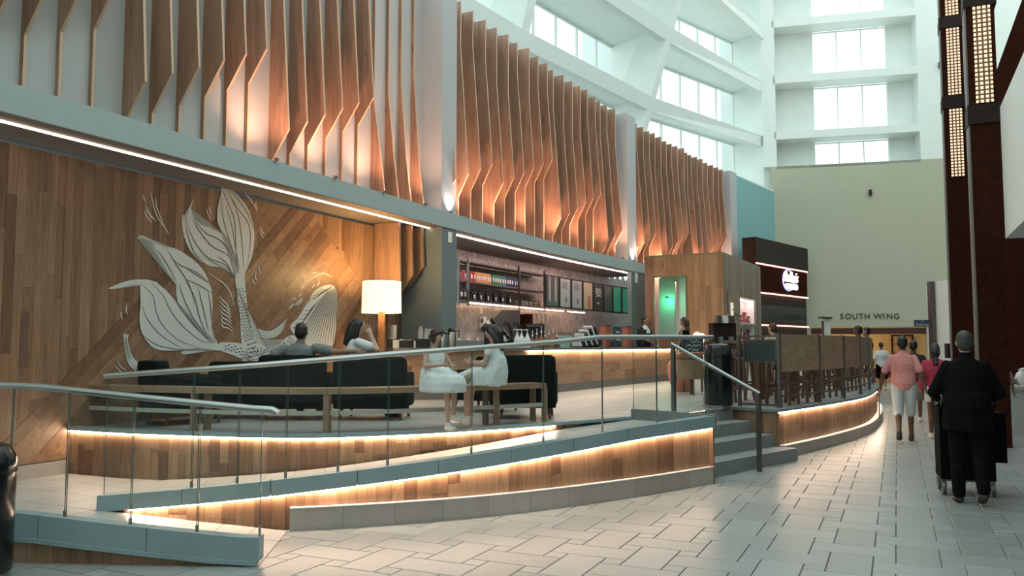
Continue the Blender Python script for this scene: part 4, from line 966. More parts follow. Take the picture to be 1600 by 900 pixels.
    MB().prism([ps(p) + o * 2.9, ps(q) + o * 2.9, ps(q) + o * 3.1, ps(p) + o * 3.1], (0, 0, p.z)).build('veneer_panel', M['dark_veneer'], tw)
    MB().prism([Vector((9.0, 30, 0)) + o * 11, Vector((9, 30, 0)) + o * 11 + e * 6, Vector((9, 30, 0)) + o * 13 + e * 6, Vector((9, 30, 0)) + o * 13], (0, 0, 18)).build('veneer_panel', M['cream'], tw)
    # white counter with things on it
    c = G(1567, 678, 0); ct = thing('service_counter', 'white service counter at the right edge of the hall', 'counter', (c.x + 1.2, c.y + .35, 0), 0)
    MB().box((0, 0, .40), (2.4, .7, .80)).build('counter_body', M['white'], ct, world=False); MB().box((0, 0, .83), (2.46, .76, .06)).build('counter_top', M['warm_white'], ct, world=False)
    MB().box((0, 0, .03), (2.3, .64, .06)).build('plinth', M['curb_dark'], ct, world=False)
    mb = MB(); P = Vector((c.x + .32, c.y + .35, .86)); mb.lathe([(.07, 0), (.14, .05), (.16, .12), (.145, .13), (.12, .07), (.05, .04)], P, 16)
    tag(mb.build('bowl', mat('grey_bowl', (.20, .24, .23), .3), smooth=40), 'grey bowl standing on the white counter', 'bowl')
    mb = MB(); P = Vector((c.x + .62, c.y + .3, .86)); mb.lathe([(.10, 0), (.15, .10), (.12, .22), (.07, .27), (.09, .3), (.05, .3)], P, 14, 1.2, .8); mb.ball(P + Vector((0, 0, .28)), (.09, .06, .05))
    tag(mb.build('paper_bag', M['white_plastic'], smooth=60), 'crumpled white bag on the white counter', 'bag')
build_right()

tag(MB().box((10, -9.2, 10), (60, .4, 20)).build('wall_behind', M['white']), 'white wall closing the hall behind the viewer', kind='structure')
tag(MB().prism([Vector((13.5, -9, 0)), Vector((14.5, 8, 0)), Vector((14.9, 8, 0)), Vector((13.9, -9, 0))], (0, 0, 20)).build('wall_right_near', M['cream']), 'wall on the right of the hall beside the viewer', kind='structure')
tag(MB().prism([Vector((-9.5, -9, 0)), Vector((-6.2, 4.5, 0)), Vector((-6.5, 4.5, 0)), Vector((-9.9, -9, 0))], (0, 0, 20)).build('wall_left_near', M['white']), 'wall on the left of the hall beside the viewer', kind='structure')

# ------------------------------------------------------------------ glass balustrades and handrails
def glass_rail(name, label, path, off, joints, zb, zr, ztube=None, end=None):
    t = thing(name, label, 'balustrade', path.at((joints[0] + joints[-1]) / 2, off, 0))
    for a, b in zip(joints, joints[1:]):
        n = max(2, int((b - a) / .2)); mb = MB(); a2, b2 = a + .006, b - .006
        L_ = [(path.at(a2 + (b2 - a2) * i / n, off, zb(a2 + (b2 - a2) * i / n)), path.at(a2 + (b2 - a2) * i / n, off, zr(a2 + (b2 - a2) * i / n) - .02)) for i in range(n + 1)]
        for (p, q), (r_, s_) in zip(L_, L_[1:]): mb.add([p, r_, s_, q], [(0, 1, 2, 3)])
        g = mb.build('glass_pane', M['glass'], t)
        for (p, q) in (L_[0], L_[-1]): MB().bar(p, q, .006, .005, up=path.dir(a)).build('pane_edge', M['glass_edge'], g)
        cl = MB(); p, q = L_[-1]; cl.bar(p - Vector((0, 0, .02)), p + Vector((0, 0, .07)), .016, .016); cl.build('pane_clip', M['steel'], g)
    pts = [path.at(joints[0] - .02 + (joints[-1] - joints[0] + .04) * i / 40, off, zr(joints[0] + (joints[-1] - joints[0]) * i / 40)) for i in range(41)]
    mb = MB(); mb.tube(pts + (end or []), .030, 10, .85); mb.build('handrail', M['steel'], t, smooth=40)
    return t
def rails():
    zr1 = lambda t: ramp1z(R1.at(t).x) + 1.13
    j = [0.05] + [R1.s_at_u(u, -.055, .7) for u in (17, 105, 207, 311)] + [R1.L - .01]
    j = sorted(j); p = R1.at(R1.L, -.055); 
    glass_rail('glass_balustrade', 'glass balustrade with steel rail along the lower ramp in front', R1, -.055, j, lambda t: max(.035, ramp1z(R1.at(t).x)) + .17, zr1, end=[Vector((p.x + .06, p.y, 1.125)), Vector((p.x + .10, p.y, 1.10))])
    tab = [(-3.55, 1.335), (-2.2, 1.43), (-1.0, 1.53), (.45, 1.635), (.95, 1.69), (2.36, 1.70)]
    zr2 = lambda t: lerp_table(tab, OUT.at(t).x)
    j = [.02] + [OUT.s_at_u(u, -.06, 1.1) for u in (303, 374, 449, 530, 607, 737, 849, 941, 1026)] + [OUT.L - .02]
    a = OUT.at(OUT.L, -.06); 
    glass_rail('glass_balustrade', 'long glass balustrade with steel rail climbing the upper ramp', OUT, -.06, j, lambda t: rampz(OUT.at(t).x) + .10, zr2, end=[Vector((a.x + .05, a.y + .02, 1.70)), Vector((a.x + .06, a.y + .08, 1.70))])
    e = Path([a + SD * .02 + SU * .04, a + SD * .02 + SU * .5, a + SD * .02 + SU * 1.16])
    glass_rail('glass_balustrade', 'short glass return panel at the head of the ramp beside the steps', e, 0, [0.02, 1.1], lambda t: PZ + .10, lambda t: 1.70)
    st = thing('stair_handrail', 'slanted steel handrail on two posts beside the grey steps', 'handrail', (2.8, 10.8, 0))
    A = G(1053, 647, PZ); B = G(1187, 737, 0); za = OP(1057, 540, A, SD).z; zb = D(1187, 615, B.y).z
    MB().bar(A, Vector((A.x, A.y, za)), .05, .05, up=SD).build('post', M['steel'], st); MB().bar(B, Vector((B.x, B.y, zb)), .05, .05, up=SD).build('post', M['dark_steel'], st)
    d = Vector((B.x - A.x, B.y - A.y, zb - za)).normalized()
    MB().tube([Vector((A.x, A.y, za + .01)) - d * .03, Vector((B.x, B.y, zb + .01)) + d * .02], .024, 10).build('rail', M['steel'], st, smooth=40)
    # terrace railing with wood panels
    tr = thing('terrace_railing', 'steel terrace railing with pale wood panels above open bars', 'railing', PLN.at(3, -.15, PZ))
    ss = [PLN.s_at_u(u, -.12, 1.4, 0, 9.0) for u in (1217, 1279, 1317, 1343, 1357)] + [9.6]
    up = Vector((0, 0, 1))
    for s in ss: MB().bar(PLN.at(s, -.12, PZ), PLN.at(s, -.12, 1.78), .05, .05, up=PLN.dir(s)).build('post', M['dark_steel'], tr)
    for a, b in zip(ss, ss[1:]):
        n = 4
        mb = MB(); sweep(mb, PLN, a + .03, b - .03, [(-.105, 1.21), (-.105, 1.77), (-.135, 1.77), (-.135, 1.21)], n=4); mb.build('wood_panel', M['oak_panel'], tr)
        for z in (1.02, .84):
            mb = MB(); sweep(mb, PLN, a + .02, b - .02, [(-.11, z), (-.11, z + .028), (-.13, z + .028), (-.13, z)], n=4); mb.build('rail_bar', M['dark_steel'], tr)
    c0 = PLN.at(ss[0], -.12, 0); c1 = c0 + SU * .66
    MB().bar(c1 + up * PZ, c1 + up * 1.76, .045, .045, up=SD).build('post', M['dark_steel'], tr)
    for z in (1.74, .72): MB().bar(c0 + up * z, c1 + up * z, .03, .03).build('rail_bar', M['dark_steel'], tr)
    # dark board on the short side of the railing
    bd = thing('menu_screen', 'dark board hanging in the short side of the terrace railing', 'board', c0 + SU * .28 + up * 1.4)
    MB().bar(c0 + SU * .06 + up * 1.52, c0 + SU * .54 + up * 1.52, .03, .30).build('board', mat('slate_green', (.045, .065, .06), .25), bd)
    fr = MB()
    for z in (1.36, 1.68): fr.bar(c0 + SU * .04 + up * z, c0 + SU * .56 + up * z, .045, .025)
    for k in (.04, .56): fr.bar(c0 + SU * k + up * 1.35, c0 + SU * k + up * 1.69, .045, .025, up=SU)
    fr.build('frame', M['dark_steel'], bd)
rails()

# ------------------------------------------------------------------ lounge furniture
def lounge():
    bp = Path([INN.at(s, -.38) for s in [INN.s_at_u(118, -.38, PZ) + k * .4 for k in range(16)] if s < INN.s_at_u(893, -.38, PZ) + .2])
    s0, s1 = bp.s_at_u(121, 0, 1.1), bp.s_at_u(889, 0, 1.1); zt = PZ + .47
    be = thing('long_bench', 'long curved wood bench with a stretcher coloured as lit along the lounge edge', 'bench', bp.at((s0 + s1) / 2, 0, PZ))
    us = [128, 315, 512, 767, 885]; sj = [s0] + [bp.s_at_u(u, 0, 1.1) for u in us[1:4]] + [s1]
    for a, b in zip(sj, sj[1:]):
        mb = MB(); sweep(mb, bp, a + .002, b - .002, [(.16, zt - .06), (.16, zt), (-.16, zt), (-.16, zt - .06)], n=8); mb.build('seat_board', M['bench_wood'], be)
        mb = MB(); sweep(mb, bp, a, b, [(.12, PZ + .19), (.12, PZ + .235), (.085, PZ + .235), (.085, PZ + .19)], n=8); mb.build('stretcher', mat('lit_rail', (.42, .40, .36), .5), be)  # stretcher colour lightened to stand for the light falling on it
    for u in us:
        for o in (.115, -.115):
            p = bp.at(bp.s_at_u(u, 0, 1.1), o, 0); MB().bar(Vector((p.x, p.y, PZ)), Vector((p.x, p.y, zt - .06)), .06, .06, up=bp.dir(1)).build('leg', M['bench_wood'], be)
    # armchairs
    def chair(x, y, rz, label, h=.80, wd=.84):
        c = thing('armchair', label, 'armchair', (x, y, PZ), rz, 'lounge chairs')
        def rb(name, cc, sz, r=.05, m='sofa', rx=0):
            mb = MB(); hx, hy, hz = sz[0] / 2, sz[1] / 2, sz[2] / 2; rings = []
            for z, k in ((-hz, .9), (-hz + r * .5, 1), (hz - r, 1), (hz - r * .3, .97), (hz, .88)):
                ring = []
                for qx, qy, a0 in ((1, 1, 0), (-1, 1, 90), (-1, -1, 180), (1, -1, 270)):
                    for a in (0, 30, 60, 90):
                        t = math.radians(a0 + a); ring.append(Vector(((qx * (hx - r) + r * math.cos(t)) * (k if z > 0 else 1), (qy * (hy - r) + r * math.sin(t)) * k, z)))
                rings.append(ring)
            mb.loft(rings); E = Euler((rx, 0, 0)).to_matrix(); mb.v = [E @ v + Vector(cc) for v in mb.v]
            return mb.build(name, M[m], c, smooth=50, world=False)
        rb('seat_base', (0, .05, .26), (wd * .96, .70, .20)); rb('cushion', (0, .08, .41), (wd * .66, .58, .13), .05)
        rb('backrest', (0, -.30, .15 + (h - .15) / 2), (wd, .15, h - .15), .07, rx=.08)
        for sx in (-1, 1):
            rb('armrest', (sx * (wd / 2 - .07), .04, .38), (.13, .66, .40), .05)
            for sy in (-1, 1): MB().tube([(sx * (wd / 2 - .1), .05 + sy * .28, .17), (sx * (wd / 2 - .08), .05 + sy * .31, 0)], [.026, .016], 8).build('leg', M['dark_wood'], c, world=False)
        return c
    chair(-3.98, 9.88, -.85, 'charcoal armchair against the mural wall at the far left', .74, .8)
    chair(-3.50, 10.66, .12, 'low charcoal armchair left of the seated man', .72, .68)
    chair(-2.72, 10.45, .05, 'charcoal armchair with the man in grey shirt')
    chair(-1.74, 10.45, -.03, 'charcoal armchair with the woman in white', .78, .92)
    chair(.16, 10.62, -.1, 'charcoal armchair at the right behind the bench end')
    chair(-.35, 11.7, 2.6, 'dark armchair facing the bench behind the two girls', .76, .8)
    # floor lamp
    p = D(596, 500, 13.3); L_ = thing('floor_lamp', 'floor lamp with glowing white drum shade on wooden post', 'lamp', (p.x, p.y, PZ))
    zt = D(596, 440, 13.3).z - PZ; zb = D(596, 489, 13.3).z - PZ; r = .322
    MB().lathe([(.2, 0), (.2, .03), (.06, .05)], (0, 0, 0), 20).build('base', M['dark_wood'], L_, world=False, smooth=30)
    MB().tube([(0, 0, .04), (0, 0, zb + .1)], [.065, .055], 10).build('post', mat('post_wood', (.34, .16, .07), .4, var=.2, vs=12), L_, world=False, smooth=30)
    sh = MB(); n = 28; sh.loft([[(rr * math.cos(2 * math.pi * k / n), rr * math.sin(2 * math.pi * k / n), z) for k in range(n)] for rr, z in ((r * .97, zt), (r, zb))], caps=False)
    m, nt, b = nmat('lamp_shade_fabric'); b.inputs['Base Color'].default_value = (.85, .80, .68, 1); b.inputs['Roughness'].default_value = .9
    b.inputs['Emission Color'].default_value = (1, .82, .52, 1); b.inputs['Emission Strength'].default_value = .85
    sh.build('lamp_shade', m, L_, world=False, smooth=30)
    MB().ball((0, 0, (zt + zb) / 2), (.05, .05, .07)).build('bulb', led('bulb', (1, .72, .36), 30), L_, world=False, smooth=30)
    li = bpy.data.lights.new('lamp_glow', 'POINT'); li.energy = 60; li.color = (1, .60, .22); li.shadow_soft_size = .12
    lo = bpy.data.objects.new('lamp_glow', li); COL.objects.link(lo); lo.location = (0, 0, zt + .04); lo.parent = L_
lounge()

# ------------------------------------------------------------------ coffee bar
BAR = Path([(-2.0, 13.95), (-1.0, 14.15), (-.2, 14.65), (.6, 15.75), (1.18, 16.75), (2.9, 19.7), (4.55, 22.3)])
def bar():
    bc = thing('bar_counter', 'long coffee bar with wood front and glowing strip under the top', 'counter', BAR.at(6, 0, PZ))
    zt = 1.56
    s = .0; k = 0
    while s < BAR.L - .05:
        for z0, z1 in ((PZ + .16, PZ + .36), (PZ + .36, PZ + .56), (PZ + .56, PZ + .84)):
            a = s + (0 if z0 < PZ + .3 or z0 > PZ + .5 else .3); b = min(a + R.uniform(.55, .7), BAR.L); a2 = min(a, BAR.L - .02)
            mb = MB(); sweep(mb, BAR, a2, min(s + .62 + (a - s), BAR.L) - .003, [(.0 + R.uniform(0, .004), z0), (.004, z1 - .003), (-.03, z1 - .003), (-.03, z0)], n=2); mb.build('plank', M['oak_h'], bc)
        s += .62
    mb = MB(); sweep(mb, BAR, 0, BAR.L, [(-.03, PZ), (-.03, zt - .06), (-.6, zt - .06), (-.6, PZ)], n=30); mb.build('body', M['oak_grey'], bc)
    mb = MB(); sweep(mb, BAR, 0, BAR.L, [(.01, PZ), (.01, PZ + .16), (-.05, PZ + .16), (-.05, PZ)], n=30); mb.build('plinth', mat('plinth_grey', (.17, .15, .14), .5), bc)
    mb = MB(); sweep(mb, BAR, -.02, BAR.L, [(.09, zt - .05), (.09, zt), (-.65, zt), (-.65, zt - .05)], n=30); mb.build('countertop', mat('counter_stone', (.17, .16, .15), .35), bc)
    l = MB(); sweep(l, BAR, BAR.s_at_u(828, .05, 1.5), BAR.L - .05, [(.05, zt - .066), (.05, zt - .052), (.03, zt - .052), (.03, zt - .066)], n=20)
    tag(l.build('led_strip', led('led_bar', (1, .74, .50), 40)), 'warm glowing light strip under the coffee bar top', 'light strip')
    # shelf rack on the back wall
    o = -1.22; zt_ = ARC.px(775, 419, o)[0].z; zm = ARC.px(775, 446.5, o)[0].z; zl = ARC.px(775, 474.5, o)[0].z
    sr = thing('shelf_rack', 'dark metal shelf rack with two shelves above the bar', 'shelf', ARC.at(ARC.s_at_u(785, o, 2.3), o, zl))
    sa, sb = ARC.s_at_u(714, o, 2.3), ARC.s_at_u(853, o, 2.3)
    for z, nm in ((zt_, 'top_rail'), (zm - .03, 'shelf_board'), (zl - .03, 'shelf_board')):
        mb = MB(); sweep(mb, ARC, sa, sb, [(o + .13, z), (o + .13, z + .035), (o - .2, z + .035), (o - .2, z)], n=8); mb.build(nm, mat('shelf_wood', (.15, .125, .115), .5), sr)
    for u in (716, 731, 811, 851):
        s = ARC.s_at_u(u, o + .14, 2.3); MB().bar(ARC.at(s, o + .14, zl - .12), ARC.at(s, o + .14, zt_ + .12), .05, .04, up=ARC.dir(s)).build('upright', M['dark_steel'], sr)
    for a, b, lb in ((733, 808, 'pink glowing strip under the shelf of black coffee presses'), (813, 880, 'pink glowing strip under the shelf of glass jars'), (887, 913, 'warm glowing strip below the pale menu boards')):
        l = MB(); sweep(l, ARC, ARC.s_at_u(a, o + .1, 2), ARC.s_at_u(b, o + .1, 2), [(o + .12, zl - .06), (o + .12, zl - .035), (o + .09, zl - .035), (o + .09, zl - .06)], n=5)
        tag(l.build('led_strip', M['led_shelf']), lb, 'light strip')
    # coffee bags on the upper shelf
    def bag(u, z, off, col, label, h=.24, wd=.105, dp=.08, band=(.82, .82, .8)):
        s = ARC.s_at_u(u, off, z + .1); p = ARC.at(s, off, z); d = ARC.dir(s); rz = math.atan2(d.y, d.x)
        t = thing('coffee_bag', label, 'coffee bag', p, rz, 'coffee bags on the bar shelf')
        mb = MB(); mb.loft([[(sx * w_ / 2, sy * d_ / 2, zz) for sx, sy in ((-1, -1), (1, -1), (1, 1), (-1, 1))] for w_, d_, zz in ((wd * .92, dp, 0), (wd, dp, h * .15), (wd, dp * .9, h * .7), (wd * .95, dp * .25, h * .93), (wd * .95, dp * .2, h))])
        mb.build('pouch', col, t, world=False)
        MB().prism([(-wd * .34, -dp / 2 - .003, h * .30), (wd * .34, -dp / 2 - .003, h * .30), (wd * .34, -dp * .45 - .004, h * .68), (-wd * .34, -dp * .45 - .004, h * .68)], (0, -.003, 0)).build('label', mat('bag_label', band, .5), t, world=False)
    cols = {'red': (.55, .03, .04), 'orange': (.70, .34, .12), 'green': (.02, .22, .10), 'teal': (.04, .25, .28), 'navy': (.03, .04, .16)}
    cm = {k: mat('bag_' + k, v, .4) for k, v in cols.items()}
    seq = [('red', [724, 734.5, 739.5]), ('orange', [743.5 + 3.4 * i for i in range(7)]), ('green', [769 + 3.6 * i for i in range(4)]), ('teal', [784, 787.5]), ('navy', [791.5, 795, 798.5, 803, 806.5])]
    for nm, us in seq:
        for i, u in enumerate(us): bag(u, zm + .005, o + .03, cm[nm], '%s coffee bag, %s from the left of the %s bags on the shelf' % (nm, ORD[i], nm))
    for i, u in enumerate((718.5, 724)): bag(u, zl + .005, o + .03, M['black_matte'], ('left' if i == 0 else 'right') + ' black and white bag at the left end of the lower shelf', .26, .13, .09)
    # coffee presses, jars, cup
    for i, u in enumerate((738, 748.5, 760, 772, 783, 794.5)):
        s = ARC.s_at_u(u, o + .02, zl); p = ARC.at(s, o + .02, zl + .005); d = ARC.dir(s)
        t = thing('coffee_press', 'black coffee press, %s from the left on the lower shelf' % ORD[i], 'coffee press', p, math.atan2(d.y, d.x), 'coffee presses on the lower shelf')
        MB().lathe([(.055, 0), (.06, .01), (.055, .03), (.05, .03), (.05, .17), (.056, .18), (.05, .20), (.012, .21), (.012, .235), (.018, .25), (.0, .26)], (0, 0, 0), 12).build('beaker', M['black'], t, smooth=30, world=False)
        MB().tube([(.05, 0, .17), (.09, 0, .15), (.09, 0, .06), (.05, 0, .04)], .009, 6).build('handle', M['black'], t, world=False)
        MB().box((0, -.052, .10), (.05, .006, .085)).build('label', M['white_plastic'], t, world=False)
    for i, u in enumerate((808, 816.5, 822, 828.5, 836, 842.5)):
        s = ARC.s_at_u(u, o + .02, zl); p = ARC.at(s, o + .02, zl + .005)
        t = thing('glass_jar', 'small glass jar, %s from the left right of the coffee presses' % ORD[i], 'jar', p, 0, 'jars on the lower shelf')
        MB().lathe([(.045, 0), (.05, .02), (.05, .09), (.035, .115), (.035, .13)], (0, 0, 0), 12).build('jar_body', mat('jar_glass', (.35, .33, .27), .15), t, smooth=30, world=False)
        MB().lathe([(.04, .13), (.042, .15), (.01, .165), (.012, .18), (0, .185)], (0, 0, 0), 12).build('lid', M['steel'], t, smooth=30, world=False)
    s = ARC.s_at_u(845.5, o + .02, zm); mb = MB(); mb.lathe([(.05, 0), (.065, .1), (.066, .12), (.058, .12), (.045, .02)], ARC.at(s, o + .02, zm + .005), 14)
    tag(mb.build('paper_cup', M['white_plastic'], smooth=30), 'single white cup at the right end of the upper shelf', 'cup')
    # menu boards
    o = -.5; zt_ = ARC.px(905, 437.5, o)[0].z; zb = ARC.px(905, 484, o)[0].z
    eds = [(853, 873.5), (874.5, 892), (893, 910), (911, 926.5), (927, 942.5), (943.5, 957), (958, 971), (972, 985)]
    look = [('dark brown menu board with pale bottle pictures, leftmost of the row', (.10, .075, .085), 'pic'), ('pale grey menu board, second of the row', (.42, .40, .42), 'fine'), ('pale grey menu board with a small emblem, third of the row', (.38, .36, .40), 'fine'),
            ('tan menu board with an orange square', (.46, .36, .25), 'sq'), ('black chalk menu board with white handwriting', (.02, .02, .02), 'chalk'), ('dark green menu board right of the chalk board', (.05, .075, .065), 'fine2'), ('menu board with a painted green lamp reflection, second from the right', (.035, .14, .10), 'lamp_reflection'), ('menu board with a brighter painted green reflection at the right end of the row', (.03, .22, .14), 'lamp_reflection')]
    chalk = mat('chalk', (.75, .75, .72), .8)
    for (a, b), (lb, col, kd) in zip(eds, look):
        sa, sb = ARC.s_at_u(a, o, 2.7), ARC.s_at_u(b, o, 2.7); d = ARC.dir((sa + sb) / 2); n = Vector((d.y, -d.x, 0)); c = ARC.at((sa + sb) / 2, o, 0); wd = sb - sa
        t = thing('menu_board', lb, 'menu board', Vector((c.x, c.y, zb)), 0, 'menu boards above the bar')
        P = lambda x, z, f=0.0: c + d * x + n * f + Vector((0, 0, z))
        MB().prism([P(-wd / 2, zb), P(wd / 2, zb), P(wd / 2, zt_), P(-wd / 2, zt_)], -n * .04).build('backing', M['black_matte'], t)
        em = (.02, .5, .28) if kd == 'lamp_reflection' else None  # green lamp's reflection imitated by sheet colour and faint emission
        MB().prism([P(-wd / 2 + .05, zb + .04, .004), P(wd / 2 - .05, zb + .04, .004), P(wd / 2 - .05, zt_ - .04, .004), P(-wd / 2 + .05, zt_ - .04, .004)], -n * .01).build('sheet', mat('menu_sheet', col, .4, emit=em, es=.13), t)
        mk = MB()
        def wig(y, x0, x1, h, f=.008):
            pts = []; k = 0; x = x0
            while x < x1: pts.append(P(x, y + h * (R.random() - .5), f)); x += .03
            for p, q in zip(pts, pts[1:]): mk.bar(p, q, .004, .014)
        if kd == 'chalk':
            for y, x0, x1 in ((.78, -.2, .2), (.70, -.22, .2), (.60, -.15, .2), (.54, -.16, .18), (.30, -.1, .1)): wig(zb + (zt_ - zb) * y, x0, x1, .07)
            tag(mk.build('handwriting', chalk, t), kind='stuff')
        elif kd in ('fine', 'fine2'):
            for k in range(5): wig(zb + (zt_ - zb) * (.86 - .05 * k), -.16, .12 + .05 * R.random(), .012)
            if kd == 'fine': mk.ball(P(.02, zb + (zt_ - zb) * .28, .006), (.04, .04, .08), 8, 5)
            tag(mk.build('print', mat('print_grey', (.2, .19, .2), .6), t), kind='stuff')
        elif kd == 'pic':
            for x in (-.17, .17): mk.prism([P(x - .06, zb + .15, .008), P(x + .06, zb + .15, .008), P(x + .055, zb + .6, .008), P(x + .02, zb + .78, .008), P(x - .02, zb + .78, .008), P(x - .055, zb + .6, .008)], -n * .003)
            mk.build('print', mat('print_pale', (.42, .38, .38), .6), t)
        elif kd == 'sq':
            mk.prism([P(-.02, zb + .06, .008), P(.16, zb + .06, .008), P(.16, zb + .4, .008), P(-.02, zb + .4, .008)], -n * .003); mk.build('print', mat('print_orange', (.42, .14, .06), .6), t)
    # things on the bar and back counter
    bk = thing('back_counter', 'dark back counter below the shelf along the tile wall', 'counter', ARC.at(ARC.s_at_u(840, -1.1, 1.2), -1.1, PZ))
    mb = MB(); sa, sb = ARC.s_at_u(716, -1.1, 1.4), ARC.s_at_u(985, -1.1, 1.4); sweep(mb, ARC, sa, sb, [(-.8, PZ), (-.8, 1.56), (-1.5, 1.56), (-1.5, PZ)], n=12); mb.build('body', M['dark_steel'], bk)
    mb = MB(); sweep(mb, ARC, sa, sb, [(-.77, 1.56), (-.77, 1.60), (-1.5, 1.60), (-1.5, 1.56)], n=12); mb.build('countertop', M['curb_dark'], bk)
    mb = MB(); sweep(mb, ARC, sa, sb, [(-1.42, 1.60), (-1.42, 1.72), (-1.5, 1.72), (-1.5, 1.60)], n=12); mb.build('splash_rail', M['col_grey'], bk)
    def onbar(u, off=-.3, z=1.56): return BAR.at(BAR.s_at_u(u, off, z), off, z)
    def onback(u, off=-1.1): return ARC.at(ARC.s_at_u(u, off, 1.6), off, 1.60)
    # soap dispenser on the tile wall
    p = ARC.px(755, 504, -1.45)[0]; t = thing('soap_dispenser', 'white soap dispenser on the herringbone wall', 'dispenser', p); d = ARC.dir(ARC.s_at_u(755, -1.4, 2)); rz = math.atan2(d.y, d.x)
    MB().box((p.x, p.y, p.z), (.16, .12, .28), rz, taper=.9).build('body', M['white_plastic'], t); MB().box(p + Vector((-.03, -.08, .04)), (.02, .03, .09), rz).build('window', M['black_matte'], t)
    p = ARC.px(752, 486, -1.52)[0]; t = tag(MB().box(p, (.13, .012, .12), rz).box(p + Vector((0, -.01, 0)), (.10, .012, .09), rz).build('wall_notice', M['warm_white']), 'small white notice above the soap dispenser', 'notice')
    # airpots
    for i, (u, s_) in enumerate(((692, .86), (706, 1.0))):
        p = onbar(u, -.35); t = thing('airpot', ('smaller' if i == 0 else 'larger') + ' steel coffee airpot with black lid on the bar', 'airpot', p, 0)
        MB().lathe([(.075 * s_, 0), (.075 * s_, .26 * s_), (.065 * s_, .28 * s_)], (0, 0, 0), 16).build('flask', M['steel'], t, smooth=30, world=False)
        MB().lathe([(.066 * s_, .28 * s_), (.07 * s_, .31 * s_), (.05 * s_, .35 * s_), (0, .355 * s_)], (0, 0, 0), 14).build('lid', M['black'], t, smooth=30, world=False)
        MB().tube([(.06, 0, .30 * s_), (.12, 0, .30 * s_), (.125, 0, .17 * s_)], .013, 6).build('handle', M['black'], t, world=False)
    # condiment things at the left
    def box_bin(u, wd, dp, h, m, label, name='condiment_bin', off=-.3, fill=None):
        p = onbar(u, off); t = thing(name, label, 'bin', p, .25); x, y = wd / 2, dp / 2; mb = MB()
        mb.box((0, -y, h / 2), (wd, .012, h)); mb.box((0, y, h / 2), (wd, .012, h)); mb.box((-x, 0, h / 2), (.012, dp, h)); mb.box((x, 0, h / 2), (.012, dp, h)); mb.box((0, 0, .006), (wd, dp, .012)); mb.build('case', m, t, world=False)
        mb = MB()
        for k in range(7): q = (R.uniform(-x * .7, x * .7), R.uniform(-y * .6, y * .6), h * .5); mb.box((q[0], q[1], h * .75), (.03, .012, h * .7), R.uniform(0, 3), R.uniform(-.3, .3), R.uniform(-.3, .3))
        mb.build('sachets', fill or M['white_plastic'], t, world=False)
    box_bin(606, .18, .16, .16, M['black_matte'], 'black condiment bin with straws behind the lamp', fill=M['white_plastic'])
    box_bin(622, .20, .16, .14, M['white_plastic'], 'white napkin holder on the condiment counter', 'napkin_holder')
    box_bin(634, .24, .18, .13, M['black_matte'], 'black tray of sachets right of the napkin holder', fill=M['white_plastic'])
    box_bin(648, .12, .12, .12, M['white_plastic'], 'small white sugar pot on the condiment counter', 'sugar_pot')
    box_bin(660, .24, .2, .16, M['black_matte'], 'black condiment bin beside the airpots')
    for i, u in enumerate((602, 606.5, 611, 615.5)):
        p = onbar(u, -.48); mb = MB(); mb.lathe([(.035, 0), (.045, .38), (.046, .40), (.0, .40)], p, 10); tag(mb.build('cup_stack', M['white_plastic'], smooth=30), 'tall stack of white cups, %s from the lamp post' % ORD[i], 'cups', 'cup stacks behind the lamp')
    for i, u in enumerate((657, 666, 671, 676)):
        p = onbar(u, -.5); mb = MB(); mb.lathe([(.05, 0), (.05, .30 - .05 * (i > 0)), (.03, .34 - .05 * (i > 0)), (.03, .38 - .05 * (i > 0)), (0, .39 - .05 * (i > 0))], p, 10); tag(mb.build('canister', mat('canister_grey', (.38, .38, .36), .35), smooth=30), 'grey shaker canister, %s from the left behind the bins' % ORD[i], 'canister', 'canisters on the condiment counter')
    # tilted cup sleeves
    for i, (u, v) in enumerate(((764, 507), (773, 515), (781, 523), (787, 530))):
        p = D(u, v, 15.0); t = thing('cup_tower', 'black and white cup row, %s from the top of the slanted rack' % ORD[i], 'cups', p, 0, 'slanted cup rack on the bar'); ax = Vector((-.62, -.2, .75)).normalized(); sd = Vector((.75, -.1, .62)).normalized()
        MB().tube([p - sd * .16 - ax * .0, p - sd * .02, p + sd * .12], [.055, .062, .066], 12).build('cups', M['black'], t, smooth=30); MB().tube([p - sd * .01, p + sd * .055], [.071, .073], 12).build('sleeve', M['white_plastic'], t, smooth=30)
    p = D(783, 533, 15.05); t = thing('cup_rack', 'black stand under the slanted cup rows', 'rack', (p.x, p.y, 1.56)); MB().prism([(-.32, 0, 0), (.22, 0, 0), (.20, 0, .06), (-.30, 0, .42)], (0, .12, 0)).build('stand', M['black_matte'], t, world=False); MB().box((-.05, .06, .01), (.6, .2, .02)).build('foot', M['black_matte'], t, world=False)
    # brew taps
    p = onback(799, -1.0); t = thing('brewer', 'dark brewing machine with two bent taps', 'coffee machine', p, .5)
    MB().box((0, 0, .06), (.6, .4, .12)).build('drip_base', M['black'], t, world=False)
    for x in (-.12, .14): MB().tube([(x + .12, 0, .1), (x + .1, 0, .35), (x + .03, 0, .52), (x - .06, 0, .56), (x - .08, 0, .48)], .022, 8).build('tap', M['black'], t, smooth=40, world=False)
    MB().prism([(-.42, .2, .55), (-.12, .2, .86), (.35, .2, .86), (.35, .2, .12), (-.3, .2, .12)], (0, .05, 0)).build('splash_panel', M['dark_steel'], t, world=False)
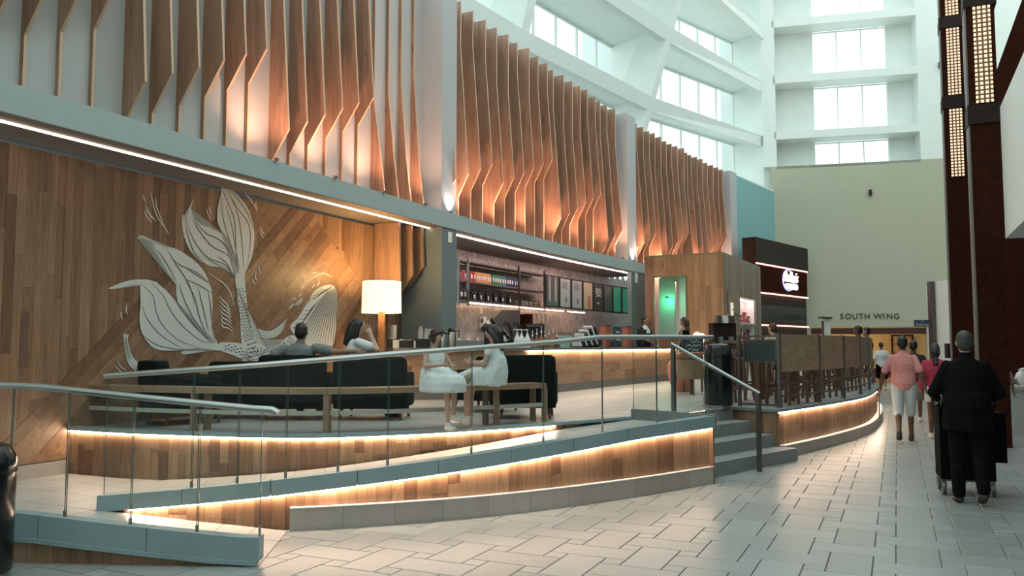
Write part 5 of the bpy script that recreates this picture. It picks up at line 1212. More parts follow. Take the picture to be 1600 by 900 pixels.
    for i, u in enumerate((808, 815, 824)):
        p = onbar(u, -.25); t = thing('pump_bottle', 'white syrup pump bottle, %s from the left on the bar' % ORD[i], 'bottle', p, 0, 'pump bottles on the bar')
        MB().lathe([(.055, 0), (.058, .02), (.058, .17), (.03, .22), (.022, .24)], (0, 0, 0), 14).build('bottle', M['white_plastic'], t, smooth=30, world=False); MB().lathe([(.026, .235), (.026, .265), (.008, .27), (.008, .33), (.02, .335), (.02, .35), (0, .352)], (0, 0, 0), 10).build('pump', M['white_plastic'], t, world=False); MB().tube([(0, 0, .342), (-.06, 0, .342), (-.075, 0, .325)], .008, 6).build('nozzle', M['white_plastic'], t, world=False)
    for i, u in enumerate((832, 839, 846, 852, 858, 864, 870)):
        p = onbar(u, -.35 - .06 * (i % 2)); t = thing('syrup_bottle', 'amber syrup bottle, %s right of the white pump bottles' % ORD[i], 'bottle', p, 0, 'syrup bottles on the bar'); h = .22 + .04 * ((i * 7) % 3)
        MB().lathe([(.042, 0), (.044, .02), (.044, h * .6), (.016, h * .85), (.016, h)], (0, 0, 0), 12).build('bottle', mat('amber', (.22 + .05 * (i % 3), .13, .07), .2), t, smooth=30, world=False); MB().lathe([(.018, h), (.018, h + .03), (.006, h + .035), (.006, h + .1), (.016, h + .105), (0, h + .115)], (0, 0, 0), 10).build('pump', M['white_plastic'], t, world=False)
    p = onback(829, -1.1); t = thing('espresso_machine', 'dark espresso machine with steel pipes behind the bottles', 'coffee machine', p, .5)
    MB().box((0, 0, .30), (.55, .45, .50)).build('body', M['black_matte'], t, world=False); MB().box((-.12, 0, .66), (.2, .3, .26)).build('hopper', M['dark_veneer'], t, world=False); MB().box((0, -.23, .5), (.5, .02, .06)).build('panel', M['steel'], t, world=False)
    for x in (.08, .2, .32): MB().tube([(x, -.2, .2), (x, -.2, .78), (x - .06, -.2, .80)], .016, 6).build('pipe', M['steel'], t, world=False)
    mb = MB()
    p = onbar(883, -.15); mb.lathe([(.09, 0), (.14, .24), (.145, .25), (.12, .24), (.08, .02)], p, 14); tag(mb.build('cup_bundle', mat('mint', (.42, .60, .52), .5), smooth=30), 'mint green cups stacked on the bar beside the black folders', 'cups')
    for i in range(4):
        p = onbar(905 + 7.5 * i, -.3); t = thing('slanted_box', 'black and white slanted carton, %s from the left on the bar' % ORD[i], 'carton', p, .55, 'slanted cartons on the bar'); h = .20 + .085 * i
        MB().box((-.02, 0, h * .52), (.13, .3, h), 0, 0, -.42).build('carton', M['black_matte'], t, world=False); MB().box((-.085, 0, h * .60), (.035, .31, h * .98), 0, 0, -.42).build('white_edge', M['white_plastic'], t, world=False)
    for i, (u, lb) in enumerate(((946, 'terracotta upright panel left of the blackboard on the bar'), (980, 'terracotta upright panel right of the blackboard on the bar'))):
        p = onbar(u, -.4); t = thing('merchandise_stand', lb, 'stand', p, 1.0); MB().box((0, 0, .26), (.26, .14, .50)).build('panel', mat('terracotta', (.42, .13, .07), .6), t, world=False); MB().box((0, 0, .01), (.3, .2, .02)).build('foot', M['dark_steel'], t, world=False); MB().box((0, 0, .52), (.3, .18, .02)).build('cap', M['dark_steel'], t, world=False)
    p = onbar(965, -.2); t = thing('bar_blackboard', 'small teal blackboard standing on the bar', 'sign', p, 1.0); MB().box((0, 0, .25), (.42, .025, .46)).build('slate', mat('slate', (.025, .05, .055), .5), t, world=False); MB().box((0, .06, .02), (.3, .14, .02)).build('foot', M['dark_steel'], t, world=False)
    mb = MB()
    for zz, x0, x1 in ((.36, -.1, .08), (.24, -.14, .15), (.17, -.1, .13)):
        x = x0
        while x < x1: mb.box((x, -.016, zz + R.uniform(-.01, .01)), (.03, .004, .03)); x += .045
    tag(mb.build('chalk_text', chalk, t, world=False), kind='stuff')
    p = onbar(1002, -.2); t = thing('cash_register', 'black cash register screen in front of the barista', 'register', p, 1.0); MB().box((0, 0, .28), (.46, .05, .34), 0, .2).build('screen', M['black_matte'], t, world=False); MB().box((0, .04, .06), (.12, .12, .14)).build('stand', M['black_matte'], t, world=False); MB().box((0, .02, .01), (.3, .26, .02)).build('base', M['black_matte'], t, world=False)
    p = onbar(1047, -.3); t = thing('pastry_display', 'low red-brown pastry display at the end of the bar', 'display', p, 1.0); MB().box((0, 0, .12), (.7, .3, .24)).build('case', M['red_wood'], t, world=False); MB().box((0, -.02, .25), (.74, .34, .02)).build('lid', M['steel'], t, world=False)
    for i in range(5): MB().ball((-.26 + .13 * i, -.14, .13), (.05, .04, .05), 8, 5).build('pastry', mat('pastry', (.50, .26, .12), .7), t, world=False)
    for i, u in enumerate((1089, 1098)):
        p = D(u, 528, 22.3); p.z = 1.56; t = thing('small_lamp', ('left' if i == 0 else 'right') + ' little glowing lamp on the counter below the wood block', 'lamp', p); MB().lathe([(.05, 0), (.05, .02), (.015, .03), (.015, .1)], (0, 0, 0), 10).build('foot', M['dark_steel'], t, world=False); MB().lathe([(.05, .08), (.10, .16), (.10, .34), (.05, .40), (0, .41)], (0, 0, 0), 12).build('globe', led('globe', (1, .85, .7), 1.6), t, smooth=30, world=False)
bar()

# ------------------------------------------------------------------ wood service block, casino sign
def d_(p): return p.dir(.5)
def kiosk():
    kb = struct('wall_service', 'wood clad service block with a green lit opening')
    A, B, C_ = Vector((3.75, 23.02, 0)), Vector((5.68, 21.95, 0)), Vector((7.94, 26.1, 0)); top = 4.07
    p1 = Path([A, (A + B) / 2, B]); p2 = Path([B, (B + C_) / 2, C_])
    u0, u1 = p1.s_at_u(1022, 0, 2.5), p1.s_at_u(1073, 0, 2.5); zo = p1.px(1046, 432, 0)[0].z
    boards(kb, p1, 0.0, u0, .16, lambda t: 0, lambda t: top, 0, .05, M['red_wood'], .3); boards(kb, p1, u0, u1, .16, lambda t: zo, lambda t: top, 0, .05, M['kiosk_wood'], .2)
    boards(kb, p1, u1, p1.L, .17, lambda t: 1.6, lambda t: top, 0, .05, M['kiosk_wood'], .7)
    n0, n1 = p2.s_at_u(1157, 0, 2.3), p2.s_at_u(1181, 0, 2.3); zn = p2.px(1168, 467, 0)[0].z
    boards(kb, p2, 0, n0, .26, lambda t: 0, lambda t: top, 0, .05, M['oak_grey'], .2); boards(kb, p2, n0, n1, .26, lambda t: zn, lambda t: top, 0, .05, M['oak_grey'], .1); boards(kb, p2, n1, p2.L, .26, lambda t: 0, lambda t: top, 0, .05, M['oak_grey'], .2)
    mb = MB(); mb.prism([A + Vector((0, 0, top)), B + Vector((0, 0, top)), C_ + Vector((0, 0, top)), C_ + Vector((-2, 2, top)), A + Vector((.8, 2, top))], (0, 0, .05)); mb.build('roof_panel', M['oak_grey'], kb)
    bk = Vector((.48, .875, 0))
    a, b = p1.at(u0), p1.at(u1); up = Vector((0, 0, 1))
    fr = MB()
    for q in (a, b): fr.bar(q + up * 1.2, q + up * zo, .03, .06, up=bk)
    fr.bar(a + up * zo, b + up * zo, .06, .03); fr.build('opening_frame', M['bench_wood'], kb)
    gw = mat('green_lit_wall', (.30, .46, .38), .5)  # part of the green light is mixed into this base colour
    w0, w1 = p1.s_at_u(1047, 0, 2.5), 0
    MB().prism([a + bk * .45 + up * .7, p1.at(w0) + bk * .45 + up * .7, p1.at(w0) + bk * .45 + up * zo, a + bk * .45 + up * zo], bk * .05).build('green_lit_panel', gw, kb)
    MB().prism([p1.at(w0) + bk * .6 + up * .7, b + bk * .6 + d_(p1) * .5 + up * .7, b + bk * .6 + d_(p1) * .5 + up * zo, p1.at(w0) + bk * .6 + up * zo], bk * .1).build('inner_wall', M['warm_white'], kb)
    MB().prism([a + up * (zo + .02), b + up * (zo + .02), b + bk * 2 + up * (zo + .02), a + bk * 2 + up * (zo + .02)], up * .03).build('inner_ceiling', M['warm_white'], kb)
    li = bpy.data.lights.new('green_lamp', 'POINT'); li.energy = 6; li.color = (.08, 1, .45); li.shadow_soft_size = .08
    gl = thing('green_lamp', 'small green lamp inside the opening of the wood block', 'lamp', p1.at(u0 + .30) + bk * .25 + up * 2.95); lo = bpy.data.objects.new('green_glow', li); COL.objects.link(lo); lo.parent = gl; lo.location = (0, 0, -.1)
    MB().lathe([(.03, 0), (.05, -.02), (.05, -.05), (.0, -.05)], (0, 0, .03), 10).build('fitting', M['steel'], gl, world=False)
    # lit niche with goods
    nb = MB(); q0, q1 = p2.at(n0), p2.at(n1); n_ = Vector((p2.dir(1).y, -p2.dir(1).x, 0)); nb.prism([q0 - n_ * .35, q1 - n_ * .35, q1 - n_ * .35 + up * zn, q0 - n_ * .35 + up * zn], -n_ * .03); nb.prism([q1, q1 - n_ * .35, q1 - n_ * .35 + up * zn, q1 + up * zn], p2.dir(1) * .03)
    nb.build('niche', M['warm_white'], kb)
    for z in (1.75, 2.25): MB().prism([q0 - n_ * .02 + up * z, q1 - n_ * .02 + up * z, q1 - n_ * .34 + up * z, q0 - n_ * .34 + up * z], up * .03).build('niche_shelf', M['warm_white'], kb)
    l = MB(); l.prism([q0 - n_ * .05 + up * (zn - .03), q1 - n_ * .05 + up * (zn - .03), q1 - n_ * .25 + up * (zn - .03), q0 - n_ * .25 + up * (zn - .03)], -up * .02); tag(l.build('niche_light', led('niche_led', (1, .72, .66), 5)), 'light at the top of the goods niche in the wood block', 'light')
    for zi, z in enumerate((1.78, 2.28)):
        for i in range(4):
            f = (i + .5) / 4; p = q0.lerp(q1, f) - n_ * .18 + up * z; h = .22 + .1 * ((i + zi) % 2); t = thing('gift_box', 'red packet, %s from the left on the %s niche shelf' % (ORD[i], ('lower', 'upper')[zi]), 'packet', p, 1.0, 'packets in the lit niche')
            MB().box((0, 0, h / 2), (.14, .1, h), taper=.9).build('packet', mat('packet', (.30 - .1 * (i % 2), .05, .05), .5), t, world=False); MB().box((0, -.052, h * .55), (.1, .006, h * .35)).build('label', M['white_plastic'], t, world=False)
    # shutter hatch and white notice with added glow on the grey side
    h0, h1 = p2.at(p2.s_at_u(1137, 0, 2.5)), p2.at(p2.s_at_u(1154, 0, 2.5)); z0, z1 = p2.px(1145, 490, 0)[0].z, p2.px(1145, 456, 0)[0].z
    MB().prism([h0 + n_ * .01 + up * z0, h1 + n_ * .01 + up * z0, h1 + n_ * .01 + up * z1, h0 + n_ * .01 + up * z1], n_ * .03).build('hatch_panel', M['oak_panel'], kb)
    p = p2.px(1144, 485, .08)[0]; t = thing('paper_notice', 'white notice with added glow on the grey boards of the wood block', 'notice', p); MB().box(p, (.24, .02, .42), math.atan2(p2.dir(1).y, p2.dir(1).x)).build('sheet', mat('glowing_paper', (.85, .82, .66), .6, emit=(1, .95, .75), es=.35), t); MB().box(p + Vector((.01, -.02, .02)), (.16, .01, .03), math.atan2(p2.dir(1).y, p2.dir(1).x)).build('print', M['dark_steel'], t)  # faint emission added to make the sheet look brighter
    # casino sign
    P, Q = Vector((9.25, 30.9, 0)), Vector((12.65, 34.85, 0)); d = (Q - P).normalized(); n = Vector((d.y, -d.x, 0)); W_ = (Q - P).length
    zz = lambda u, v: OP(u, v, P, d).z
    z_t, z_1, z_2, z_3 = zz(1181, 370), zz(1190, 411), zz(1190, 456), zz(1190, 506)
    cs = thing('casino_sign', 'dark brown sign wall with glowing casino name and pink light lines', 'sign', (P + Q) / 2)
    F_ = lambda x, z, f=0.0: P + d * x + n * f + up * z
    MB().prism([F_(0, z_1), F_(W_, z_1), F_(W_, z_t), F_(0, z_t)], -n * .55).build('upper_box', M['black_brown'], cs)
    MB().prism([F_(0, z_2, -.06), F_(W_, z_2, -.06), F_(W_, z_1, -.06), F_(0, z_1, -.06)], -n * .45).build('name_panel', M['dark_veneer'], cs)
    MB().prism([F_(-.2, 0, -.12), F_(W_, 0, -.12), F_(W_, z_2 - .06, -.12), F_(-.2, z_2 - .06, -.12)], -n * .4).build('lower_panel', M['black_brown'], cs)
    MB().prism([F_(.2, z_3 + .1, -.10), F_(W_ - .3, z_3 + .1, -.10), F_(W_ - .3, z_3 + .75, -.10), F_(.2, z_3 + .75, -.10)], n * .05).build('dark_screen', M['black'], cs)
    for z in (z_1 - .03, z_2 - .03, z_3 - .04): MB().bar(F_(.05, z, -.02), F_(W_ - .05, z, -.02), .04, .05).build('light_line', M['led_pink'], cs)
    ctr = OP(1235, 436, P + n * .03, d); hal = led('sign_white', (1, .97, 1), 1.5)
    mb = MB(); put_text(mb, 'Stellaris', .62, ctr + up * .06, d, (0, 0, 1), .03, .35, .82); mb.build('name_lettering', hal, cs)
    mb = MB(); put_text(mb, 'CASINO', .34, OP(1237, 448.5, P + n * .03, d), d, (0, 0, 1), .03, 0, 1.0); mb.build('casino_lettering', hal, cs)
    mb = MB(); c = OP(1232, 438, P + n * .0, d); pts = [c + d * (.55 * math.cos(a)) + up * (.42 * math.sin(a)) for a in [2 * math.pi * i / 40 for i in range(41)]]; mb.tube(pts, .028, 6, up=tuple(n)); mb.build('blue_ring', led('sign_blue_ring', (.25, .28, 1), 2.2), cs)
kiosk()

# ------------------------------------------------------------------ terrace and bar-side furniture
def terrace():
    up = Vector((0, 0, 1))
    def bin_(p, r, h, label, hood=True):
        t = thing('litter_bin', label, 'litter bin', p, 0)
        MB().lathe([(r * .97, .05), (r, .07), (r, h * .74), (r * .97, h * .78)], (0, 0, 0), 28).build('barrel', M['black'], t, smooth=35, world=False)
        MB().lathe([(r * .9, 0), (r * .9, .05), (r * .8, .05)], (0, 0, 0), 28).build('foot_ring', M['steel'], t, smooth=35, world=False)
        MB().lathe([(r * 1.02, h * .78), (r * 1.02, h * .81), (r * .98, h * .90), (r * .80, h * .975), (r * .5, h), (0, h)], (0, 0, 0), 28).build('hood', M['black'], t, smooth=35, world=False)
        MB().prism([(-r * .42, -r * .985, h * .83), (r * .42, -r * .985, h * .83), (r * .36, -r * .90, h * .94), (-r * .36, -r * .90, h * .94)], (0, -.012, 0)).build('flap', M['black_matte'], t, world=False)
    bin_(G(1131, 640, PZ) + Vector((0, .3, 0)), .21, .95, 'black round litter bin on the terrace behind the steps')
    bin_(Vector((-3.69, 5.72, 0)), .24, .93, 'large glossy black litter bin at the left edge by the lower ramp')
    # round table with baskets and chalk sign
    p = D(1081, 600, 15.6); p.z = PZ; t = thing('round_table', 'small round wood table with a rimmed top by the bar end', 'table', p)
    MB().lathe([(.30, .66), (.33, .68), (.33, .74), (.30, .74), (.30, .70), (0, .70)], (0, 0, 0), 28).build('table_top', M['dark_wood'], t, smooth=30, world=False); MB().lathe([(.27, .30), (.30, .66), (.0, .66)], (0, 0, 0), 24).build('apron', M['bench_wood'], t, smooth=30, world=False)
    MB().bar((0, 0, 0), (0, 0, .5), .08, .08).build('leg', M['dark_wood'], t, world=False)
    for k in range(3): a = 2.1 * k + .4; MB().tube([(0.28 * math.cos(a), .28 * math.sin(a), .6), (.36 * math.cos(a), .36 * math.sin(a), 0)], .012, 6).build('strut', M['dark_steel'], t, world=False)
    for i in range(5):
        q = p + Vector((-.2 + .1 * i, -.12 + .03 * (i % 2), .70)); mb = MB(); mb.lathe([(.045, 0), (.055, .09), (.04, .10), (0, .10)], q, 10); tag(mb.build('spice_pot', mat('pot_red', (.45 + .08 * (i % 2), .20, .13), .6), smooth=30), 'little red pot, %s from the left on the round table' % ORD[i], 'pot', 'pots on the round table')
    q = D(1082, 545, 16.4); sg = thing('chalk_sign', 'dark chalkboard sign with white handwriting above the round table', 'sign', Vector((q.x, q.y, PZ)))
    wd = 37 * 16.4 / F; z0, z1 = D(1082, 572, 16.4).z, D(1082, 526, 16.4).z
    MB().box((q.x, q.y, (z0 + z1) / 2), (wd, .03, z1 - z0), .3).build('slate', mat('chalk_slate', (.035, .05, .06), .6), sg)
    mb = MB(); ch = mat('chalk_white', (.6, .66, .68), .8); e = Vector((math.cos(.3), math.sin(.3), 0)); f = Vector((math.sin(.3), -math.cos(.3), 0)) * .018
    for k, (zf, a, b) in enumerate(((.84, -.05, .2), (.70, -.16, .19), (.56, -.1, .14), (.42, -.06, .15), (.33, -.02, .17))):
        x = a; pv = None
        while x < b:
            c = Vector((q.x, q.y, z0 + (z1 - z0) * zf + R.uniform(-.025, .025))) + e * x + f
            if pv is not None: mb.bar(pv, c, .004, .010)
            pv = c; x += .02
    tag(mb.build('handwriting', ch, sg), kind='stuff')
    for sx in (-1, 1): c = Vector((q.x, q.y, 0)) + e * sx * wd * .42; MB().bar(c + up * PZ, c + up * z1, .03, .03, up=e).build('leg', M['dark_steel'], sg)
    q = D(1066, 568, 16.0); mb = MB(); c = Vector((q.x - .02 + .25 * q.x / q.y * 2, q.y + .55, PZ)); mb.lathe([(.16, 0), (.2, .1), (.27, .35), (.26, .55), (.17, .68), (.15, .70), (.18, .74), (.14, .74), (.0, .70)], c, 18); tag(mb.build('clay_urn', mat('pink_clay', (.55, .22, .16), .6), smooth=40), 'pinkish clay urn behind the round table', 'urn')
    # black merchandise stand
    q = D(1131, 560, 17.5); t = thing('display_stand', 'dark stand with coffee packs behind the litter bin', 'stand', Vector((q.x, q.y, PZ)), .3)
    MB().box((0, 0, .45), (.72, .45, .90)).build('cabinet', M['black_matte'], t, world=False); MB().box((.05, .12, 1.15), (.55, .2, .5)).build('upper_case', M['black_brown'], t, world=False); MB().box((0, 0, .92), (.76, .5, .04)).build('ledge', M['dark_steel'], t, world=False)
    mb = MB(); put_text(mb, 'COFFEE', .12, Vector((-.05, -.232, .78)), (1, 0, 0), (0, 0, 1), .003); mb.build('lettering', chalk_m(), t, world=False)
    for i in range(4): MB().box((-.2 + .13 * i, -.0, 1.02), (.1, .1, .18), .2 * i, taper=.8).build('pack', M['col_grey'] if i % 2 else M['black'], t, world=False)
    for i in range(3): MB().box((-.1 + .15 * i, .02, 1.48), (.12, .1, .16), .1, taper=.85).build('pack', M['white_plastic'] if i == 1 else M['dark_steel'], t, world=False)
    # tall tables and stools behind the railing
    def table(x, y, rz, label):
        t = thing('high_table', label, 'table', (x, y, PZ), rz, 'high tables on the terrace')
        MB().box((0, 0, .98), (1.5, .62, .05)).build('table_top', M['dark_wood'], t, world=False)
        for sx in (-1, 1):
            for sy in (-1, 1): MB().box((sx * .68, sy * .25, .48), (.08, .08, .96)).build('leg', M['dark_wood'], t, world=False)
            MB().box((sx * .68, 0, .25), (.05, .5, .05)).build('stretcher', M['dark_wood'], t, world=False)
        MB().box((0, 0, .9), (1.3, .5, .1)).build('apron', M['dark_wood'], t, world=False)
    def stool(x, y, rz, label):
        t = thing('bar_stool', label, 'stool', (x, y, PZ), rz, 'bar stools on the terrace')
        MB().box((0, 0, .70), (.38, .36, .05)).build('seat', M['dark_wood'], t, world=False); MB().box((0, -.17, .92), (.36, .03, .14)).build('backrest', M['dark_wood'], t, world=False)
        for sx in (-1, 1):
            for sy in (-1, 1): MB().bar((sx * .15, sy * .14, .69), (sx * .19, sy * .18, 0), .04, .04, up=(0, 1, 0)).build('leg', M['dark_wood'], t, world=False)
            MB().bar((sx * .15, -.15, .7), (sx * .16, -.17, .98), .035, .03, up=(0, 1, 0)).build('back_post', M['dark_wood'], t, world=False); MB().box((sx * .175, 0, .25), (.03, .32, .03)).build('stretcher', M['dark_wood'], t, world=False)
        MB().box((0, .165, .30), (.34, .03, .03)).build('stretcher', M['dark_wood'], t, world=False)
    dd = math.atan2(.6, .5)
    tabs = [(4.05, 13.45, .88, 'high dark table nearest the steps behind the railing'), (5.2, 15.2, .92, 'high dark table in the middle of the terrace'), (6.4, 17.2, .98, 'high dark table at the far end of the terrace')]
    for a in tabs: table(*a)
    k = 0
    for ti, (x, y, rz, lb) in enumerate(tabs):
        nm = ('the nearest high table', 'the middle high table', 'the far high table', 'the inner high table')[ti]; c_, s_ = math.cos(rz), math.sin(rz)
        for sx, sy, w_ in ((-.38, -.52, 'front left'), (.38, -.52, 'front right'), (-.38, .52, 'rear left'), (.38, .52, 'rear right')):
            stool(x + c_ * sx - s_ * sy, y + s_ * sx + c_ * sy, rz + (0 if sy < 0 else math.pi), 'dark wood stool at the %s of %s' % (w_, nm))
    # menu stand beyond the railing
    q = D(1291, 512, 19.0); t = thing('menu_stand', 'pale menu stand with dark cap rising behind the railing', 'stand', Vector((q.x, q.y, PZ))); z1 = D(1291, 498, 19).z - PZ
    MB().box((0, 0, z1 / 2), (.16, .10, z1)).build('post', M['warm_white'], t, world=False); MB().box((-.02, 0, z1 + .02), (.26, .22, .04), 0, 0, .06).build('cap', M['dark_steel'], t, world=False); MB().box((0, 0, .015), (.4, .3, .03)).build('foot', M['dark_steel'], t, world=False); MB().box((-.09, -.02, z1 / 2 + .3), (.02, .1, z1 - .7)).build('edge', M['dark_steel'], t, world=False)
def chalk_m():
    m = bpy.data.materials.get('chalk'); return m
terrace()

# ------------------------------------------------------------------ people
def remesh(mb, voxel, it=4):
    me = bpy.data.meshes.new('tmp'); me.from_pydata([tuple(v) for v in mb.v], [], mb.f)
    bm = bmesh.new(); bm.from_mesh(me); bmesh.ops.recalc_face_normals(bm, faces=bm.faces); bm.to_mesh(me); bm.free()
    o = bpy.data.objects.new('tmp', me); COL.objects.link(o)
    r = o.modifiers.new('r', 'REMESH'); r.mode = 'VOXEL'; r.voxel_size = voxel
    if it:
        s = o.modifiers.new('s', 'SMOOTH'); s.factor = .5; s.iterations = it
    dg = bpy.context.evaluated_depsgraph_get(); m2 = bpy.data.meshes.new_from_object(o.evaluated_get(dg))
    out = MB(); out.add([v.co.copy() for v in m2.vertices], [tuple(p.vertices) for p in m2.polygons])
    bpy.data.objects.remove(o); bpy.data.meshes.remove(me); bpy.data.meshes.remove(m2)
    return out
def cap(mb, p, q, r0, r1, n=10):
    p, q = Vector(p), Vector(q); d = (q - p).normalized()
    mb.tube([p - d * r0 * .95, p - d * r0 * .7, p - d * r0 * .35, p, q, q + d * r1 * .35, q + d * r1 * .7, q + d * r1 * .95], [r0 * .3, r0 * .72, r0 * .94, r0, r1, r1 * .94, r1 * .72, r1 * .3], n)
def torso(mb, pts, wd, dp, side):
    rings = []; side = Vector(side).normalized()
    for i, p in enumerate(pts):
        d = (pts[min(i + 1, len(pts) - 1)] - pts[max(i - 1, 0)]).normalized(); s = (side - d * side.dot(d)).normalized(); f = s.cross(d)
        rings.append([p + s * wd[i] * math.cos(a) + f * dp[i] * math.sin(a) for a in [2 * math.pi * k / 16 for k in range(16)]])
    mb.loft(rings)
def hand(mb, wr, d, nrm, k, curl=.5, side=1):
    d = Vector(d).normalized(); nrm = Vector(nrm); nrm = (nrm - d * nrm.dot(d)).normalized(); ac = d.cross(nrm) * side
    E = Matrix((ac, d, nrm)).transposed(); b = MB(); b.ball((0, .045 * k, 0), (.040 * k, .055 * k, .016 * k), 10, 6); mb.add([Vector(wr) + E @ v for v in b.v], b.f)
    for i, ln in enumerate((.066, .075, .070, .055)):
        x = (-.030 + .020 * i) * k; p = Vector((x, .090 * k, 0)); c = MB(); a = curl * .5; pts = [p - Vector((0, .02 * k, 0)), p]
        for s_ in range(3): pts.append(pts[-1] + Vector((x * .1, math.cos(a) * ln * k / 3, -math.sin(a) * ln * k / 3))); a += curl * .7
        c.tube(pts, [.009 * k, .0088 * k, .0085 * k, .008 * k, .006 * k], 6); mb.add([Vector(wr) + E @ v for v in c.v], c.f)
    c = MB(); c.tube([(-.025 * k, .025 * k, 0), (-.050 * k, .050 * k, -.008 * k), (-.058 * k, .075 * k, -.016 * k), (-.054 * k, .098 * k, -.02 * k)], [.013 * k, .012 * k, .010 * k, .007 * k], 6); mb.add([Vector(wr) + E @ v for v in c.v], c.f)
def person(label, loc, rz, J, k, skin, clothes, hair, hyaw=0.0, hpitch=0.0, group=None, vox=.014, curl=.5, bulk=1.0):
    """J: joint positions (metres, facing +y, x to the right); k: size relative to 1.75 m"""
    J = {a: ([Vector(b) for b in p] if isinstance(p, list) else Vector(p)) for a, p in J.items()}
    t = thing('person', label, 'person', loc, rz, group)
    sh, el, wr, hp, kn, an = J['sh'], J['el'], J['wr'], J['hip'], J['kn'], J['an']; toe = J.get('toe')
    side = (sh[1] - sh[0]).normalized(); pside = (hp[1] - hp[0]).normalized()
    sp = [J['pel'] - (J['waist'] - J['pel']).normalized() * .10 * k, J['pel'], J['waist'], J['chest'], (sh[0] + sh[1]) / 2 + (J['neck'] - J['chest']).normalized() * .01, J['neck']]
    W = [.10, .165, .145 * bulk, .175, .165, .055]; Dp = [.08, .115 * bulk, .105 * bulk, .125, .085, .055]
    def tor(mb, f=0.0, lo=0, hi=6): torso(mb, sp[lo:hi], [w_ * k + f for w_ in W[lo:hi]], [d_ * k + f for d_ in Dp[lo:hi]], side)
    def seg(a, b, fr): return a + (b - a) * fr
    def arm(mb, i, f=0.0, fr=2.0):
        if fr <= 1: cap(mb, sh[i], seg(sh[i], el[i], fr), .047 * k + f * .7, (.046 - .006 * fr) * k + f * 1.3)
        else:
            cap(mb, sh[i], el[i], .047 * k + f * .7, .040 * k + f); cap(mb, el[i], seg(el[i], wr[i], fr - 1), .040 * k + f, (.040 - .013 * (fr - 1)) * k + f)
    def leg(mb, i, f=0.0, fr=2.0):
        if fr <= 1: cap(mb, hp[i], seg(hp[i], kn[i], fr), .085 * k + f, (.085 - .03 * fr) * k + f * 1.5)
        else:
            cap(mb, hp[i], kn[i], .085 * k + f, .055 * k + f); cap(mb, kn[i], seg(kn[i], an[i], fr - 1), .056 * k + f, (.056 - .020 * (fr - 1)) * k + f)
            if fr > 1.5: c = seg(kn[i], an[i], .3); d = (an[i] - kn[i]).normalized(); mb.ball(c - Vector((0, .012, 0)) * k, (.052 * k + f, .055 * k + f, .10 * k), 10, 6)
    def toes(i):
        if toe: return Vector(toe[i])
        return an[i] + Vector((0, .17, -.055)) * k
    def foot(mb, i, f=0.0):
        a, b = an[i], toes(i); heel = a + Vector((0, -.035, -.045)) * k; d = b - heel; 
        mb.tube([heel - d * .05, heel, heel + d * .45, b - d * .12, b], [.02 * k, .036 * k + f, .038 * k + f, .040 * k + f, .022 * k + f], 10, .72); cap(mb, a, heel + d * .25, .036 * k + f, .034 * k + f)
    hc = J['head']; HM = Matrix.Rotation(hyaw, 3, 'Z') @ Matrix.Rotation(hpitch, 3, 'X')
    def hp_(v): return hc + HM @ (Vector(v) * k)
    b = MB(); tor(b)
    for i in (0, 1): arm(b, i); leg(b, i); foot(b, i)
    cap(b, J['neck'] - (hc - J['neck']).normalized() * .05 * k, hc - HM @ Vector((0, .015, .06)) * k, .052 * k, .050 * k)
    def hball(c, r):
        q = MB(); q.ball((0, 0, 0), tuple(x * k for x in r), 14, 9); b.add([hp_(c) + HM @ v for v in q.v], q.f)
    hball((0, 0, .02), (.074, .094, .098)); hball((0, .030, -.045), (.056, .060, .068)); hball((0, .098, -.012), (.012, .016, .022)); hball((0, .084, .026), (.050, .014, .012))
    hball((-.077, -.005, -.005), (.012, .022, .032)); hball((.077, -.005, -.005), (.012, .022, .032)); hball((0, .082, -.050), (.024, .012, .012)); hball((0, .078, -.092), (.022, .018, .016))
    m = remesh(b, vox * .72, 3)
    for i in (0, 1):
        d = (wr[i] - el[i]).normalized(); nn = J.get('palm', [Vector((1, 0, 0)), Vector((-1, 0, 0))])[i]
        hand(m, wr[i] - d * .015, d, nn, k, curl, 1 if i == 0 else -1)
    m.build('body', skin, t, smooth=60, world=False)
    eye = mat('eye_white', (.75, .74, .70), .3); ir = mat('eye_dark', (.02, .015, .012), .2); lip = mat('lips', (.25, .09, .08), .5)
    for sx in (-1, 1):
        q = MB(); q.ball(hp_((sx * .030, .083, .004)), (.0095 * k, .006 * k, .0055 * k), 8, 5); e = q.build('eye', eye, t, world=False, smooth=2)
        q = MB(); q.ball(hp_((sx * .030, .0875, .004)), (.005 * k, .004 * k, .005 * k), 8, 5); q.build('iris', ir, e, world=False, smooth=2)
    q = MB(); q.ball(hp_((0, .090, -.050)), (.021 * k, .008 * k, .007 * k), 8, 5); q.build('mouth', lip, t, world=False, smooth=2)
    # hair
    hm, style = hair; q = MB()
    def hb(c, r, cut=None):
        x = MB(); x.ball((0, 0, 0), tuple(v * k for v in r), 18, 12); q.add([hp_(c) + HM @ v for v in x.v], x.f)
    hb((0, -.016, .040), (.083, .094, .092)); hb((0, -.045, -.005), (.079, .068, .085))
    if style in ('long', 'tail'):
        bk = [hp_((0, -.06, .05)), hp_((0, -.085, -.06)), J['neck'] + Vector((0, -.085, .02)) * k, seg(J['neck'], J['chest'], .6) + Vector((0, -.13, 0)) * k]
        q.tube(bk, [.075 * k, .085 * k, (.085 if style == 'long' else .05) * k, .05 * k], 12)
        if style == 'long':
            for sx in (-1, 1): q.tube([hp_((sx * .06, .0, .06)), hp_((sx * .082, -.02, -.04)), hp_((sx * .085, -.03, -.13)), hp_((sx * .07, -.05, -.22))], [.035 * k, .035 * k, .035 * k, .02 * k], 10)
    if style == 'bun': hb((0, -.10, .06), (.045, .045, .045))
